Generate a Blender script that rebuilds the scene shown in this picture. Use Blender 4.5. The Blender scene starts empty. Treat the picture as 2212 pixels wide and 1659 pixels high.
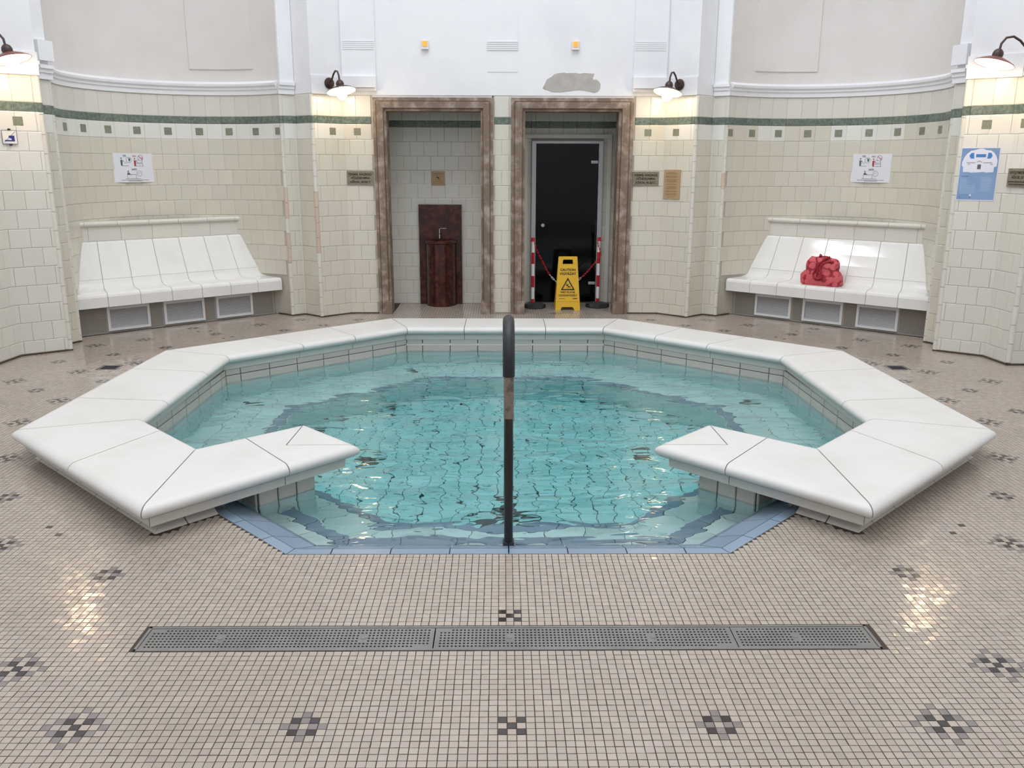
import bpy, bmesh, math, random
import numpy as np
from mathutils import Vector, Matrix
from mathutils.geometry import tessellate_polygon
random.seed(7)
PI = math.pi
S = bpy.context.scene
C = S.collection

# ------------------------------------------------------------------ camera, world, lights, exposure
F_PX, PITCH, YAW, ROLL = 1860.0, 0.2487, 0.012, 0.003
cam_d = bpy.data.cameras.new('camera'); cam = bpy.data.objects.new('camera', cam_d); C.objects.link(cam)
cam_d.sensor_width = 36.0; cam_d.lens = 36.0 * F_PX / 2212.0; cam_d.clip_start = 0.05; cam_d.clip_end = 100
fw = Vector((math.sin(YAW) * math.cos(PITCH), math.cos(YAW) * math.cos(PITCH), -math.sin(PITCH)))
rt = Vector((math.cos(YAW), -math.sin(YAW), 0)); up = rt.cross(fw)
r2 = rt * math.cos(ROLL) + up * math.sin(ROLL); u2 = -rt * math.sin(ROLL) + up * math.cos(ROLL)
M = Matrix((r2, u2, -fw)).transposed().to_4x4(); M.translation = Vector((-0.030, 0, 1.65))
cam.matrix_world = M
S.camera = cam

W = bpy.data.worlds.new('world'); S.world = W; W.use_nodes = True
W.node_tree.nodes['Background'].inputs[0].default_value = (0.85, 0.92, 1.0, 1)
W.node_tree.nodes['Background'].inputs[1].default_value = 0.5

def area(name, loc, sx, sy, power, col, rot=(0, 0, 0)):
    d = bpy.data.lights.new(name, 'AREA'); d.shape = 'RECTANGLE'; d.size = sx; d.size_y = sy
    d.energy = power; d.color = col
    o = bpy.data.objects.new(name, d); C.objects.link(o); o.location = loc; o.rotation_euler = rot
    return o
area('skylight_light', (0, 4.6, 9.2), 6.5, 6.5, 500, (0.93, 0.965, 1.0))
area('front_window_light', (0, -2.7, 6.4), 5.0, 2.2, 130, (0.94, 0.97, 1.0), (math.radians(68), 0, 0))
area('side_window_light', (-4.9, 5.27, 7.1), .78, 1.65, 62, (0.86, 0.90, 1.0), (0, math.radians(-90), 0))

S.view_settings.view_transform = 'Standard'; S.view_settings.look = 'None'
S.view_settings.gamma = 1.0; S.view_settings.use_curve_mapping = False
S.view_settings.exposure = 0.0
S.cycles.use_denoising = True
S.cycles.max_bounces = 10; S.cycles.diffuse_bounces = 5; S.cycles.glossy_bounces = 4
S.cycles.transmission_bounces = 8; S.cycles.transparent_max_bounces = 8
S.cycles.sample_clamp_indirect = 30.0; S.cycles.blur_glossy = 0.5

# ------------------------------------------------------------------ materials
def lin(c):
    return tuple(((v / 255) / 12.92 if v / 255 <= 0.04045 else ((v / 255 + 0.055) / 1.055) ** 2.4) for v in c)

def mat(name, rgb, rough=0.5, metal=0.0, rnd=0.0, noise=None, bump=None, coat=0.0, emit=None, alpha=None, spec=None):
    """noise=(scale, rgb2, lo, hi); bump=(scale, strength, dist); rnd = per-object tint"""
    m = bpy.data.materials.new(name); m.use_nodes = True
    nt = m.node_tree; b = nt.nodes['Principled BSDF']
    col = lin(rgb)
    b.inputs['Base Color'].default_value = (*col, 1)
    b.inputs['Roughness'].default_value = rough; b.inputs['Metallic'].default_value = metal
    if spec is not None: b.inputs['Specular IOR Level'].default_value = spec
    if coat: b.inputs['Coat Weight'].default_value = coat; b.inputs['Coat Roughness'].default_value = 0.06
    out = None
    tc = nt.nodes.new('ShaderNodeTexCoord')
    if noise:
        geo = nt.nodes.new('ShaderNodeNewGeometry')
        n = nt.nodes.new('ShaderNodeTexNoise'); n.inputs['Scale'].default_value = noise[0]
        n.inputs['Detail'].default_value = 5; n.inputs['Roughness'].default_value = 0.6
        nt.links.new(geo.outputs['Position'], n.inputs['Vector'])
        mr = nt.nodes.new('ShaderNodeMapRange'); mr.inputs[1].default_value = noise[2]; mr.inputs[2].default_value = noise[3]
        nt.links.new(n.outputs['Fac'], mr.inputs[0])
        mx = nt.nodes.new('ShaderNodeMix'); mx.data_type = 'RGBA'
        mx.inputs[6].default_value = (*col, 1); mx.inputs[7].default_value = (*lin(noise[1]), 1)
        nt.links.new(mr.outputs[0], mx.inputs[0]); out = mx.outputs[2]
    if rnd:
        oi = nt.nodes.new('ShaderNodeObjectInfo')
        mr = nt.nodes.new('ShaderNodeMapRange'); mr.inputs[3].default_value = 1 - rnd; mr.inputs[4].default_value = 1 + rnd * 0.35
        nt.links.new(oi.outputs['Random'], mr.inputs[0])
        vm = nt.nodes.new('ShaderNodeVectorMath'); vm.operation = 'SCALE'
        if out: nt.links.new(out, vm.inputs[0])
        else: vm.inputs[0].default_value = col
        nt.links.new(mr.outputs[0], vm.inputs['Scale']); out = vm.outputs[0]
    if out: nt.links.new(out, b.inputs['Base Color'])
    if bump:
        geo2 = nt.nodes.new('ShaderNodeNewGeometry')
        n2 = nt.nodes.new('ShaderNodeTexNoise'); n2.inputs['Scale'].default_value = bump[0]; n2.inputs['Detail'].default_value = 3
        nt.links.new(geo2.outputs['Position'], n2.inputs['Vector'])
        bp = nt.nodes.new('ShaderNodeBump'); bp.inputs['Strength'].default_value = bump[1]; bp.inputs['Distance'].default_value = bump[2]
        nt.links.new(n2.outputs['Fac'], bp.inputs['Height']); nt.links.new(bp.outputs['Normal'], b.inputs['Normal'])
    if emit:
        b.inputs['Emission Color'].default_value = (*emit[0], 1); b.inputs['Emission Strength'].default_value = emit[1]
    nt.nodes.remove(tc)
    return m

MT = {}
MT['plaster'] = mat('plaster', (236, 236, 238), 0.75, noise=(1.4, (228, 228, 231), 0.45, 0.7), bump=(2.2, 0.25, 0.02))
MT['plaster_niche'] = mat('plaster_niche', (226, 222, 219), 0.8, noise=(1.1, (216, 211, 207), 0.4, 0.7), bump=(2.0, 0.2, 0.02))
MT['grout_wall'] = mat('wall_grout', (192, 186, 172), 0.9)
MT['cream'] = mat('cream_glazed_tile', (213, 208, 193), 0.16, rnd=0.035, bump=(9, 0.12, 0.01))
MT['cream_new'] = mat('pale_glazed_tile', (218, 215, 205), 0.14, rnd=0.035, bump=(7, 0.12, 0.01))
MT['white_tile'] = mat('white_glazed_tile', (226, 225, 218), 0.13, rnd=0.03, bump=(7, 0.1, 0.01))
MT['pink_tile'] = mat('pinkish_corner_tile', (208, 188, 168), 0.25, rnd=0.05)
MT['green'] = mat('green_marbled_tile', (92, 107, 98), 0.2, rnd=0.12, noise=(38, (122, 133, 122), 0.42, 0.62), bump=(40, 0.3, 0.01))
MT['green_sq'] = mat('grey_green_inset', (124, 128, 112), 0.3, rnd=0.1, noise=(60, (142, 144, 126), 0.42, 0.62))
MT['dark_line'] = mat('dark_joint', (78, 66, 54), 0.9)
MT['floor_grout'] = mat('floor_grout', (66, 55, 46), 0.85)
MT['kerb'] = mat('white_stone_slab', (217, 215, 211), 0.42, noise=(2.6, (210, 207, 201), 0.45, 0.7), bump=(60, 0.05, 0.003))
MT['kerb_side'] = mat('beige_fireclay', (206, 200, 190), 0.3, rnd=0.03)
MT['fascia'] = mat('stone_fascia', (212, 208, 200), 0.4)
MT['kerb_joint'] = mat('grey_kerb_joint', (98, 92, 84), 0.9)
MT['basin_grout'] = mat('basin_grout', (64, 76, 72), 0.9)
MT['rim_tile'] = mat('beige_basin_tile', (201, 193, 184), 0.28, rnd=0.07)
MT['basin_tile'] = mat('pale_green_basin_tile', (214, 226, 224), 0.35, rnd=0.1)
MT['blue_tile'] = mat('blue_grey_nosing_tile', (132, 150, 168), 0.25, rnd=0.06)
MT['dark_tile'] = mat('dark_basin_tile', (50, 62, 60), 0.4)
MT['steel'] = mat('drain_steel', (140, 139, 136), 0.38, metal=0.6, noise=(9, (130, 129, 126), 0.4, 0.65))
MT['black_void'] = mat('channel_dark', (20, 18, 16), 0.9)
MT['rubber'] = mat('black_rubber_sleeve', (26, 27, 30), 0.5, bump=(60, 0.3, 0.004))
MT['black_pipe'] = mat('black_painted_pipe', (24, 23, 23), 0.3, noise=(14, (46, 42, 38), 0.55, 0.8), coat=0.15)
MT['worn_pipe'] = mat('worn_bare_pipe', (128, 116, 104), 0.5, noise=(30, (92, 84, 76), 0.45, 0.6))
MT['bench'] = mat('white_glazed_bench', (232, 231, 227), 0.08, noise=(2.5, (226, 224, 218), 0.45, 0.7), bump=(5, 0.05, 0.01))
MT['bench_grout'] = mat('bench_grout', (178, 174, 166), 0.85)
MT['white_paint'] = mat('white_painted_metal', (226, 226, 226), 0.4)
MT['mesh_grey'] = mat('grey_vent_mesh', (148, 146, 144), 0.7)
MT['mosaic_grey'] = mat('small_grey_mosaic', (148, 140, 132), 0.45, rnd=0.08)
MT['stone'] = mat('weathered_stone', (122, 105, 90), 0.7, noise=(7.5, (168, 152, 138), 0.47, 0.66), bump=(45, 0.35, 0.006))
MT['stone_dark'] = mat('dark_stone_groove', (96, 70, 58), 0.8)
MT['marble_red'] = mat('red_brown_marble', (58, 29, 24), 0.2, noise=(16, (90, 44, 35), 0.46, 0.64), bump=(30, 0.1, 0.003))
MT['chrome'] = mat('chrome', (205, 205, 208), 0.16, metal=1.0)
MT['door_glass'] = mat('black_door_glass', (5, 6, 8), 0.09, spec=0.25)
MT['door_dark'] = mat('dark_door_panel', (24, 20, 18), 0.35)
MT['alu'] = mat('pale_aluminium', (190, 192, 195), 0.4, metal=0.3)
MT['lamp_brown'] = mat('dark_brown_enamel', (62, 42, 36), 0.35)
MT['lamp_rust'] = mat('reddish_brown_enamel', (120, 66, 56), 0.35)
MT['lamp_in'] = mat('lamp_inner_white', (250, 246, 236), 0.4)
MT['bulb'] = mat('bulb_glow', (255, 240, 210), 0.3, emit=((1.0, 0.78, 0.5), 26.0))
MT['bulb_near'] = mat('bulb_glow_near', (255, 240, 210), 0.3, emit=((1.0, 0.74, 0.48), 50.0))
MT['orange'] = mat('orange_indicator', (240, 150, 60), 0.4, emit=((1.0, 0.36, 0.07), 0.7))
MT['yellow'] = mat('yellow_plastic', (222, 176, 32), 0.4)
MT['black'] = mat('black_print', (30, 26, 22), 0.6)
MT['red_plastic'] = mat('red_plastic', (190, 22, 34), 0.4)
MT['white_plastic'] = mat('white_plastic', (232, 228, 228), 0.4)
MT['base_rubber'] = mat('dark_rubber_base', (46, 47, 51), 0.7, noise=(20, (66, 66, 70), 0.5, 0.7))
MT['plaque'] = mat('grey_brown_granite', (140, 132, 112), 0.5, noise=(85, (108, 100, 84), 0.45, 0.62))
MT['letters'] = mat('engraved_dark', (46, 36, 22), 0.8)
MT['tan'] = mat('tan_engraved_board', (176, 148, 112), 0.5)
MT['tan_txt'] = mat('brown_small_text', (124, 98, 66), 0.6)
MT['paper'] = mat('white_paper', (226, 226, 232), 0.6)
MT['ink'] = mat('grey_ink', (88, 92, 94), 0.7)
MT['ink_green'] = mat('green_ink', (70, 104, 92), 0.7)
MT['ink_red'] = mat('red_ink', (170, 44, 56), 0.7)
MT['poster_blue'] = mat('poster_blue', (132, 160, 200), 0.6, noise=(3, (118, 148, 188), 0.4, 0.6))
MT['poster_pool'] = mat('poster_pool_blue', (60, 128, 196), 0.6)
MT['poster_light'] = mat('poster_light', (222, 224, 238), 0.6)
MT['poster_text'] = mat('poster_pale_text', (160, 184, 216), 0.6)
MT['navy'] = mat('navy_ink', (40, 52, 130), 0.6)
MT['cement'] = mat('grey_cement_patch', (184, 179, 173), 0.9, noise=(9, (170, 165, 159), 0.4, 0.7))
MT['glass_plate'] = mat('clear_acrylic', (236, 232, 224), 0.15)
MT['window_frame'] = mat('window_frame', (220, 220, 220), 0.5)

# mosaic floor: per-face tone attribute
def mosaic_mat():
    m = bpy.data.materials.new('wet_mosaic'); m.use_nodes = True; nt = m.node_tree; b = nt.nodes['Principled BSDF']
    at = nt.nodes.new('ShaderNodeAttribute'); at.attribute_name = 'tone'
    geo = nt.nodes.new('ShaderNodeNewGeometry')
    n = nt.nodes.new('ShaderNodeTexNoise'); n.inputs['Scale'].default_value = 1.1; n.inputs['Detail'].default_value = 4
    nt.links.new(geo.outputs['Position'], n.inputs['Vector'])
    mr = nt.nodes.new('ShaderNodeMapRange'); mr.inputs[1].default_value = .35; mr.inputs[2].default_value = .7
    mr.inputs[3].default_value = 1.0; mr.inputs[4].default_value = 0.9
    nt.links.new(n.outputs['Fac'], mr.inputs[0])
    vm = nt.nodes.new('ShaderNodeVectorMath'); vm.operation = 'SCALE'
    nt.links.new(at.outputs['Color'], vm.inputs[0]); nt.links.new(mr.outputs[0], vm.inputs['Scale'])
    nt.links.new(vm.outputs[0], b.inputs['Base Color'])
    b.inputs['Roughness'].default_value = 0.24
    n2 = nt.nodes.new('ShaderNodeTexNoise'); n2.inputs['Scale'].default_value = 26; n2.inputs['Detail'].default_value = 2
    nt.links.new(geo.outputs['Position'], n2.inputs['Vector'])
    n3 = nt.nodes.new('ShaderNodeTexNoise'); n3.inputs['Scale'].default_value = 3.0
    nt.links.new(geo.outputs['Position'], n3.inputs['Vector'])
    rr = nt.nodes.new('ShaderNodeMapRange'); rr.inputs[1].default_value = .4; rr.inputs[2].default_value = .62
    rr.inputs[3].default_value = 0.08; rr.inputs[4].default_value = 0.2
    nt.links.new(n3.outputs['Fac'], rr.inputs[0]); nt.links.new(rr.outputs[0], b.inputs['Roughness'])
    bp = nt.nodes.new('ShaderNodeBump'); bp.inputs['Strength'].default_value = 0.14; bp.inputs['Distance'].default_value = 0.005
    nt.links.new(n2.outputs['Fac'], bp.inputs['Height']); nt.links.new(bp.outputs['Normal'], b.inputs['Normal'])
    return m
MT['mosaic'] = mosaic_mat()

def water_mat():
    m = bpy.data.materials.new('pool_water'); m.use_nodes = True; nt = m.node_tree
    for n in list(nt.nodes): nt.nodes.remove(n)
    out = nt.nodes.new('ShaderNodeOutputMaterial')
    g = nt.nodes.new('ShaderNodeBsdfGlass'); g.inputs['IOR'].default_value = 1.333; g.inputs['Roughness'].default_value = 0.0
    tr = nt.nodes.new('ShaderNodeBsdfTransparent')
    geo = nt.nodes.new('ShaderNodeNewGeometry')
    mp = nt.nodes.new('ShaderNodeMapping'); mp.inputs['Scale'].default_value = (2.1, 4.4, 1.0)
    nt.links.new(geo.outputs['Position'], mp.inputs['Vector'])
    n1 = nt.nodes.new('ShaderNodeTexNoise'); n1.inputs['Scale'].default_value = 1.0; n1.inputs['Detail'].default_value = 2.0
    n1.inputs['Distortion'].default_value = 0.4
    nt.links.new(mp.outputs[0], n1.inputs['Vector'])
    mp2 = nt.nodes.new('ShaderNodeMapping'); mp2.inputs['Scale'].default_value = (9, 15, 1.0)
    nt.links.new(geo.outputs['Position'], mp2.inputs['Vector'])
    n2 = nt.nodes.new('ShaderNodeTexNoise'); n2.inputs['Scale'].default_value = 1.0; n2.inputs['Detail'].default_value = 1.0
    nt.links.new(mp2.outputs[0], n2.inputs['Vector'])
    ma = nt.nodes.new('ShaderNodeMath'); ma.operation = 'MULTIPLY_ADD'; ma.inputs[1].default_value = 0.07
    nt.links.new(n2.outputs['Fac'], ma.inputs[0]); nt.links.new(n1.outputs['Fac'], ma.inputs[2])
    bp = nt.nodes.new('ShaderNodeBump'); bp.inputs['Strength'].default_value = 1.0; bp.inputs['Distance'].default_value = 0.04
    nt.links.new(ma.outputs[0], bp.inputs['Height']); nt.links.new(bp.outputs['Normal'], g.inputs['Normal'])
    nt.links.new(g.outputs[0], out.inputs['Surface'])
    va = nt.nodes.new('ShaderNodeVolumeAbsorption'); va.inputs['Color'].default_value = (0.06, 0.925, 0.965, 1); va.inputs['Density'].default_value = 0.34
    nt.links.new(va.outputs[0], out.inputs['Volume'])
    nt.nodes.remove(tr)
    return m
MT['water'] = water_mat()

# ------------------------------------------------------------------ helpers
def link_mesh(name, verts, faces, m, parent=None, smooth=False, mats=None, mi=None):
    me = bpy.data.meshes.new(name); me.from_pydata([tuple(v) for v in verts], [], faces)
    for mm in (mats or [m]): me.materials.append(mm)
    if mi is not None: me.polygons.foreach_set('material_index', mi)
    if smooth: me.polygons.foreach_set('use_smooth', [True] * len(me.polygons))
    me.update()
    o = bpy.data.objects.new(name, me); C.objects.link(o)
    if parent: o.parent = parent
    return o

def from_bm(name, bm, m, parent=None, smooth=False):
    bmesh.ops.recalc_face_normals(bm, faces=bm.faces)
    me = bpy.data.meshes.new(name); bm.to_mesh(me); bm.free(); me.materials.append(m)
    if smooth:
        me.polygons.foreach_set('use_smooth', [True] * len(me.polygons)); me.set_sharp_from_angle(angle=math.radians(38))
    o = bpy.data.objects.new(name, me); C.objects.link(o)
    if parent: o.parent = parent
    return o

def tag(o, label=None, cat=None, group=None, kind=None):
    if label: o['label'] = label
    if cat: o['category'] = cat
    if group: o['group'] = group
    if kind: o['kind'] = kind
    return o

def empty(name, loc, label, cat, group=None, rz=0, kind=None):
    o = bpy.data.objects.new(name, None); C.objects.link(o); o.empty_display_size = 0.1
    o.location = loc; o.rotation_euler = (0, 0, rz)
    return tag(o, label, cat, group, kind)

def setp(o, par):      # parent keeping world coordinates of mesh data
    o.parent = par; o.matrix_parent_inverse = par.matrix_basis.inverted()
    return o

def bm_box(bm, c, s, bev=0.0, rot=None):
    r = bmesh.ops.create_cube(bm, size=1.0); vs = r['verts']
    bmesh.ops.scale(bm, verts=vs, vec=s)
    if bev: 
        es = list({e for v in vs for e in v.link_edges})
        rr = bmesh.ops.bevel(bm, geom=es, offset=bev, segments=2, profile=0.7, affect='EDGES')
        vs = list({v for f in rr['faces'] for v in f.verts} | {v for v in vs if v.is_valid})
        isl = set(); st = [vs[0]]
        while st:
            v = st.pop()
            if v in isl: continue
            isl.add(v)
            st += [e.other_vert(v) for e in v.link_edges]
        vs = list(isl)
    if rot is not None: bmesh.ops.rotate(bm, verts=vs, cent=(0, 0, 0), matrix=rot)
    bmesh.ops.translate(bm, verts=vs, vec=c)
    return vs

def box(name, c, s, m, parent=None, bev=0.0, rot=None):
    bm = bmesh.new(); bm_box(bm, c, s, bev, rot); return from_bm(name, bm, m, parent)

def lathe(name, prof, m, parent=None, seg=24, loc=(0, 0, 0), rot=None, smooth=True, cap=True):
    bm = bmesh.new(); rings = []
    for r, z in prof:
        rings.append([bm.verts.new((r * math.cos(2 * PI * k / seg), r * math.sin(2 * PI * k / seg), z)) for k in range(seg)])
    for a, b in zip(rings, rings[1:]):
        for k in range(seg): bm.faces.new((a[k], a[(k + 1) % seg], b[(k + 1) % seg], b[k]))
    if cap:
        for rg, (r, z) in ((rings[0], prof[0]), (rings[-1], prof[-1])):
            if r > 1e-5: bm.faces.new(rg)
    bmesh.ops.remove_doubles(bm, verts=bm.verts, dist=1e-6)
    if rot is not None: bmesh.ops.rotate(bm, verts=bm.verts, cent=(0, 0, 0), matrix=rot)
    bmesh.ops.translate(bm, verts=bm.verts, vec=loc)
    return from_bm(name, bm, m, parent, smooth)

def tube_bm(bm, pts, r, seg=10, closed=False, flat=1.0):
    pts = [Vector(p) for p in pts]; n = len(pts); rings = []; prev = None
    for i, p in enumerate(pts):
        a = pts[(i - 1) % n] if closed or i > 0 else p; b = pts[(i + 1) % n] if closed or i < n - 1 else p
        t = (b - a).normalized()
        if prev is None:
            h = Vector((0, 0, 1)) if abs(t.z) < 0.9 else Vector((1, 0, 0)); x = t.cross(h).normalized()
        else: x = (prev - t * prev.dot(t)).normalized()
        prev = x; y = t.cross(x); rr = r[i] if isinstance(r, (list, tuple)) else r
        rings.append([bm.verts.new(p + (x * math.cos(2 * PI * k / seg) + y * math.sin(2 * PI * k / seg) * flat) * rr) for k in range(seg)])
    rg = list(zip(rings, rings[1:])) + ([(rings[-1], rings[0])] if closed else [])
    for a, b in rg:
        for k in range(seg): bm.faces.new((a[k], a[(k + 1) % seg], b[(k + 1) % seg], b[k]))
    if not closed: bm.faces.new(rings[0]); bm.faces.new(rings[-1])

def tube(name, pts, r, m, parent=None, seg=10, closed=False, flat=1.0):
    bm = bmesh.new(); tube_bm(bm, pts, r, seg, closed, flat); return from_bm(name, bm, m, parent, True)

def prism(name, poly, z0, z1, m, parent=None):
    n = len(poly)
    v = [(x, y, z0) for x, y in poly] + [(x, y, z1) for x, y in poly]
    f = [tuple(range(n - 1, -1, -1)), tuple(range(n, 2 * n))] + [(i, (i + 1) % n, n + (i + 1) % n, n + i) for i in range(n)]
    bm = bmesh.new(); vs = [bm.verts.new(p) for p in v]
    for q in f: bm.faces.new([vs[i] for i in q])
    return from_bm(name, bm, m, parent)

def area2(p): return sum(p[i][0] * p[(i + 1) % len(p)][1] - p[(i + 1) % len(p)][0] * p[i][1] for i in range(len(p))) / 2

def offset_poly(poly, ins):
    """poly CCW; ins[i] inward offset of edge i (i -> i+1)."""
    n = len(poly); L = []
    for i in range(n):
        a = Vector(poly[i]); b = Vector(poly[(i + 1) % n]); d = (b - a).normalized(); nn = Vector((-d.y, d.x))
        L.append((a + nn * ins[i], d))
    out = []
    for i in range(n):
        p, d = L[i - 1]; q, e = L[i]; den = d.x * e.y - d.y * e.x
        if abs(den) < 1e-6: out.append(tuple(q)); continue
        t = ((q.x - p.x) * e.y - (q.y - p.y) * e.x) / den
        out.append(tuple(p + d * t))
    return out

def layered(name, poly, flags, prof, m, parent, gap=0.002, smooth=False, flip=False):
    """stack of inward-offset copies of poly: prof = [(inset, z)...] bottom to top; flags per edge."""
    if area2(poly) < 0:
        poly = poly[::-1]; k = len(flags); flags = [flags[(k - 2 - i) % k] for i in range(k)]
    bm = bmesh.new(); rings = []
    for ins, z in prof:
        q = offset_poly(poly, [ins if f else gap for f in flags])
        rings.append([bm.verts.new((x, y, z)) for x, y in q])
    n = len(poly)
    for a, b in zip(rings, rings[1:]):
        for k in range(n): bm.faces.new((a[k], a[(k + 1) % n], b[(k + 1) % n], b[k]))
    f0 = bm.faces.new(rings[0][::-1]); f1 = bm.faces.new(rings[-1])
    f0.normal_update(); f1.normal_update(); bmesh.ops.triangulate(bm, faces=[f0, f1])
    return from_bm(name, bm, m, parent, smooth)

_txt = {}
def text(name, s, size, m, loc, X, Z, parent, align='CENTER', extr=0.0006, bold=0.0, sx=1.0):
    """text mesh standing on plane with axes X (right) and Z (up)."""
    cu = bpy.data.curves.new('t', 'FONT'); cu.body = s; cu.size = size; cu.align_x = align; cu.extrude = extr
    cu.resolution_u = 2; cu.offset = bold
    t = bpy.data.objects.new('t', cu); C.objects.link(t)
    dg = bpy.context.evaluated_depsgraph_get()
    me = bpy.data.meshes.new_from_object(t.evaluated_get(dg)); bpy.data.objects.remove(t); bpy.data.curves.remove(cu)
    me.name = name; me.materials.clear(); me.materials.append(m)
    X = Vector(X).normalized(); Z = Vector(Z).normalized(); Y = X.cross(Z)   # Y into the wall
    mw = Matrix((X * sx, Z, X.cross(Z))).transposed().to_4x4(); mw.translation = Vector(loc)
    me.transform(mw)
    o = bpy.data.objects.new(name, me); C.objects.link(o)
    if parent: setp(o, parent)
    return o

# shared unit tile: x,z in +-.5 ; y from 0 (back) to -1 (front, towards room)
_unit = {}
def unit_tile(key):
    if key in _unit: return _unit[key]
    c = 0.47
    v = [(-.5, 0, -.5), (.5, 0, -.5), (.5, 0, .5), (-.5, 0, .5), (-.5, -.75, -.5), (.5, -.75, -.5), (.5, -.75, .5), (-.5, -.75, .5),
         (-c, -1, -c), (c, -1, -c), (c, -1, c), (-c, -1, c)]
    f = []
    for a, b in ((0, 4), (4, 8)):
        for k in range(4): f.append((a + k, a + (k + 1) % 4, b + (k + 1) % 4, b + k))
    f.append((8, 9, 10, 11))
    me = bpy.data.meshes.new(key + '_tile'); me.from_pydata(v, [], f); me.materials.append(MT[key]); me.update()
    _unit[key] = me; return me

def put_tile(name, key, cx, cy, z, nx, ny, w, h, th, parent, zup=None):
    """cx,cy on the wall plane, (nx,ny) unit normal to the room."""
    o = bpy.data.objects.new(name, unit_tile(key)); C.objects.link(o)
    N = Vector((nx, ny, 0)); Zv = Vector((0, 0, 1)); Y = -N; X = Y.cross(Zv)
    mw = Matrix((X * w, Y * th, Zv * h)).transposed().to_4x4(); mw.translation = Vector((cx, cy, z))
    o.matrix_world = mw
    if parent: o.parent = parent
    return o

_unit_flat = {}
def put_flat(name, key, cx, cy, z, ang, w, l, th, parent):
    """flat tile, top at z, bottom z-th"""
    o = bpy.data.objects.new(name, unit_tile(key)); C.objects.link(o)
    X = Vector((math.cos(ang), math.sin(ang), 0)); Zv = Vector((-math.sin(ang), math.cos(ang), 0)); Y = Vector((0, 0, -1))
    mw = Matrix((X * w, Y * th, Zv * l)).transposed().to_4x4(); mw.translation = Vector((cx, cy, z - th))
    o.matrix_world = mw
    if parent: o.parent = parent
    return o

def wall_strip(name, pts, z0, z1, m, parent=None, thick=0.08, closed=False):
    """vertical wall following pts; thickness on the side away from the pool centre (0,5.6)."""
    v = []; f = []
    for i in range(len(pts) - 1):
        a = Vector(pts[i]); b = Vector(pts[i + 1]); d = (b - a).normalized(); n = Vector((-d.y, d.x))
        if n.dot(Vector((0, 5.6)) - (a + b) / 2) > 0: n = -n
        a2 = a + n * thick; b2 = b + n * thick; k = len(v)
        for p in (a, b, b2, a2): v.append((p.x, p.y, z0)); v.append((p.x, p.y, z1))
        f += [(k, k + 2, k + 3, k + 1), (k + 2, k + 4, k + 5, k + 3), (k + 4, k + 6, k + 7, k + 5), (k + 6, k, k + 1, k + 7), (k, k + 6, k + 4, k + 2), (k + 1, k + 3, k + 5, k + 7)]
    return link_mesh(name, v, f, m, parent)

# ------------------------------------------------------------------ plan data (right side, mirrored with s)
T = 0.163                       # wall tile pitch
ROWS = [(2.08 - T * k, 2.08 - T * (k + 1)) for k in range(12)] + [(0.124, 0.012)]
C0, C1, C2, C3 = (1.75, 9.785), (2.037, 9.53), (2.257, 9.72), (2.385, 9.63)
C5, C6, C7, C8, C9, C10 = (4.07, 8.15), (4.115, 8.03), (3.965, 7.75), (4.29, 7.50), (4.31, 7.16), (5.2, 7.16)
NC = (3.124, 8.775); NR = 1.133
def sd(p, s): return (p[0] * s, p[1])
ZT = 2.38
ZC = 9.4

# ------------------------------------------------------------------ structure: walls
def tile_segment(parent, a, b, joint_off=0.0, squares=(), rows=ROWS, up_rows=True, keys=None, x0=0.0, x1=None, th=0.008, gap=0.002, ins_bottom=0.0):
    """tiles along a->b (2D). squares = list of distances for green insets"""
    a = Vector(a); b = Vector(b); L = (b - a).length; d = (b - a) / L; n = Vector((-d.y, d.x))
    if n.dot(Vector((0, 5.6)) - (a + b) / 2) < 0: n = -n
    x1 = L if x1 is None else x1
    allrows = [(r[0], r[1], None) for r in rows]
    if up_rows: allrows = [(2.155, 2.08, 'green'), (2.375, 2.155, 'up')] + allrows
    for ri, (zt, zb, kind) in enumerate(allrows):
        if zb < ins_bottom: continue
        off = joint_off if (ri % 2 == 0 or kind or zt > 2.0) else joint_off + T / 2
        xs = []; k = math.floor((x0 - off) / T)
        while off + k * T < x1:
            p = max(x0, off + k * T); q = min(x1, off + (k + 1) * T)
            if q - p > 0.02: xs.append((p, q))
            elif xs and q - p > 0: xs[-1] = (xs[-1][0], q)
            k += 1
        for p, q in xs:
            c = a + d * (p + q) / 2
            key = 'green' if kind == 'green' else 'cream_new' if kind == 'up' else (keys(zt) if keys else 'cream')
            put_tile('green_band_tile' if kind == 'green' else 'wall_tile', key, c.x, c.y, (zt + zb) / 2, n.x, n.y, q - p - gap, zt - zb - gap, th, parent)
    for sq in squares:
        c = a + d * sq
        put_tile('green_inset_tile', 'green_sq', c.x + n.x * th * 0.5, c.y + n.y * th * 0.5, 2.0, n.x, n.y, 0.076, 0.074, 0.006, parent)

_cm = {}
def corner_mesh(key):
    if key in _cm: return _cm[key]
    r = 0.024; v = []; f = []; n = 8
    for z in (0, 1):
        for k in range(n + 1):
            t = PI * k / n * 1.3 - 0.15 * PI
            v.append((r * math.cos(t), -r * math.sin(t), z))
    for k in range(n): f.append((k, k + 1, n + 1 + k + 1, n + 1 + k))
    me = bpy.data.meshes.new('corner_' + key); me.from_pydata(v, [], f); me.materials.append(MT[key])
    me.polygons.foreach_set('use_smooth', [i < n for i in range(len(f))]); me.update(); _cm[key] = me
    return me

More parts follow.
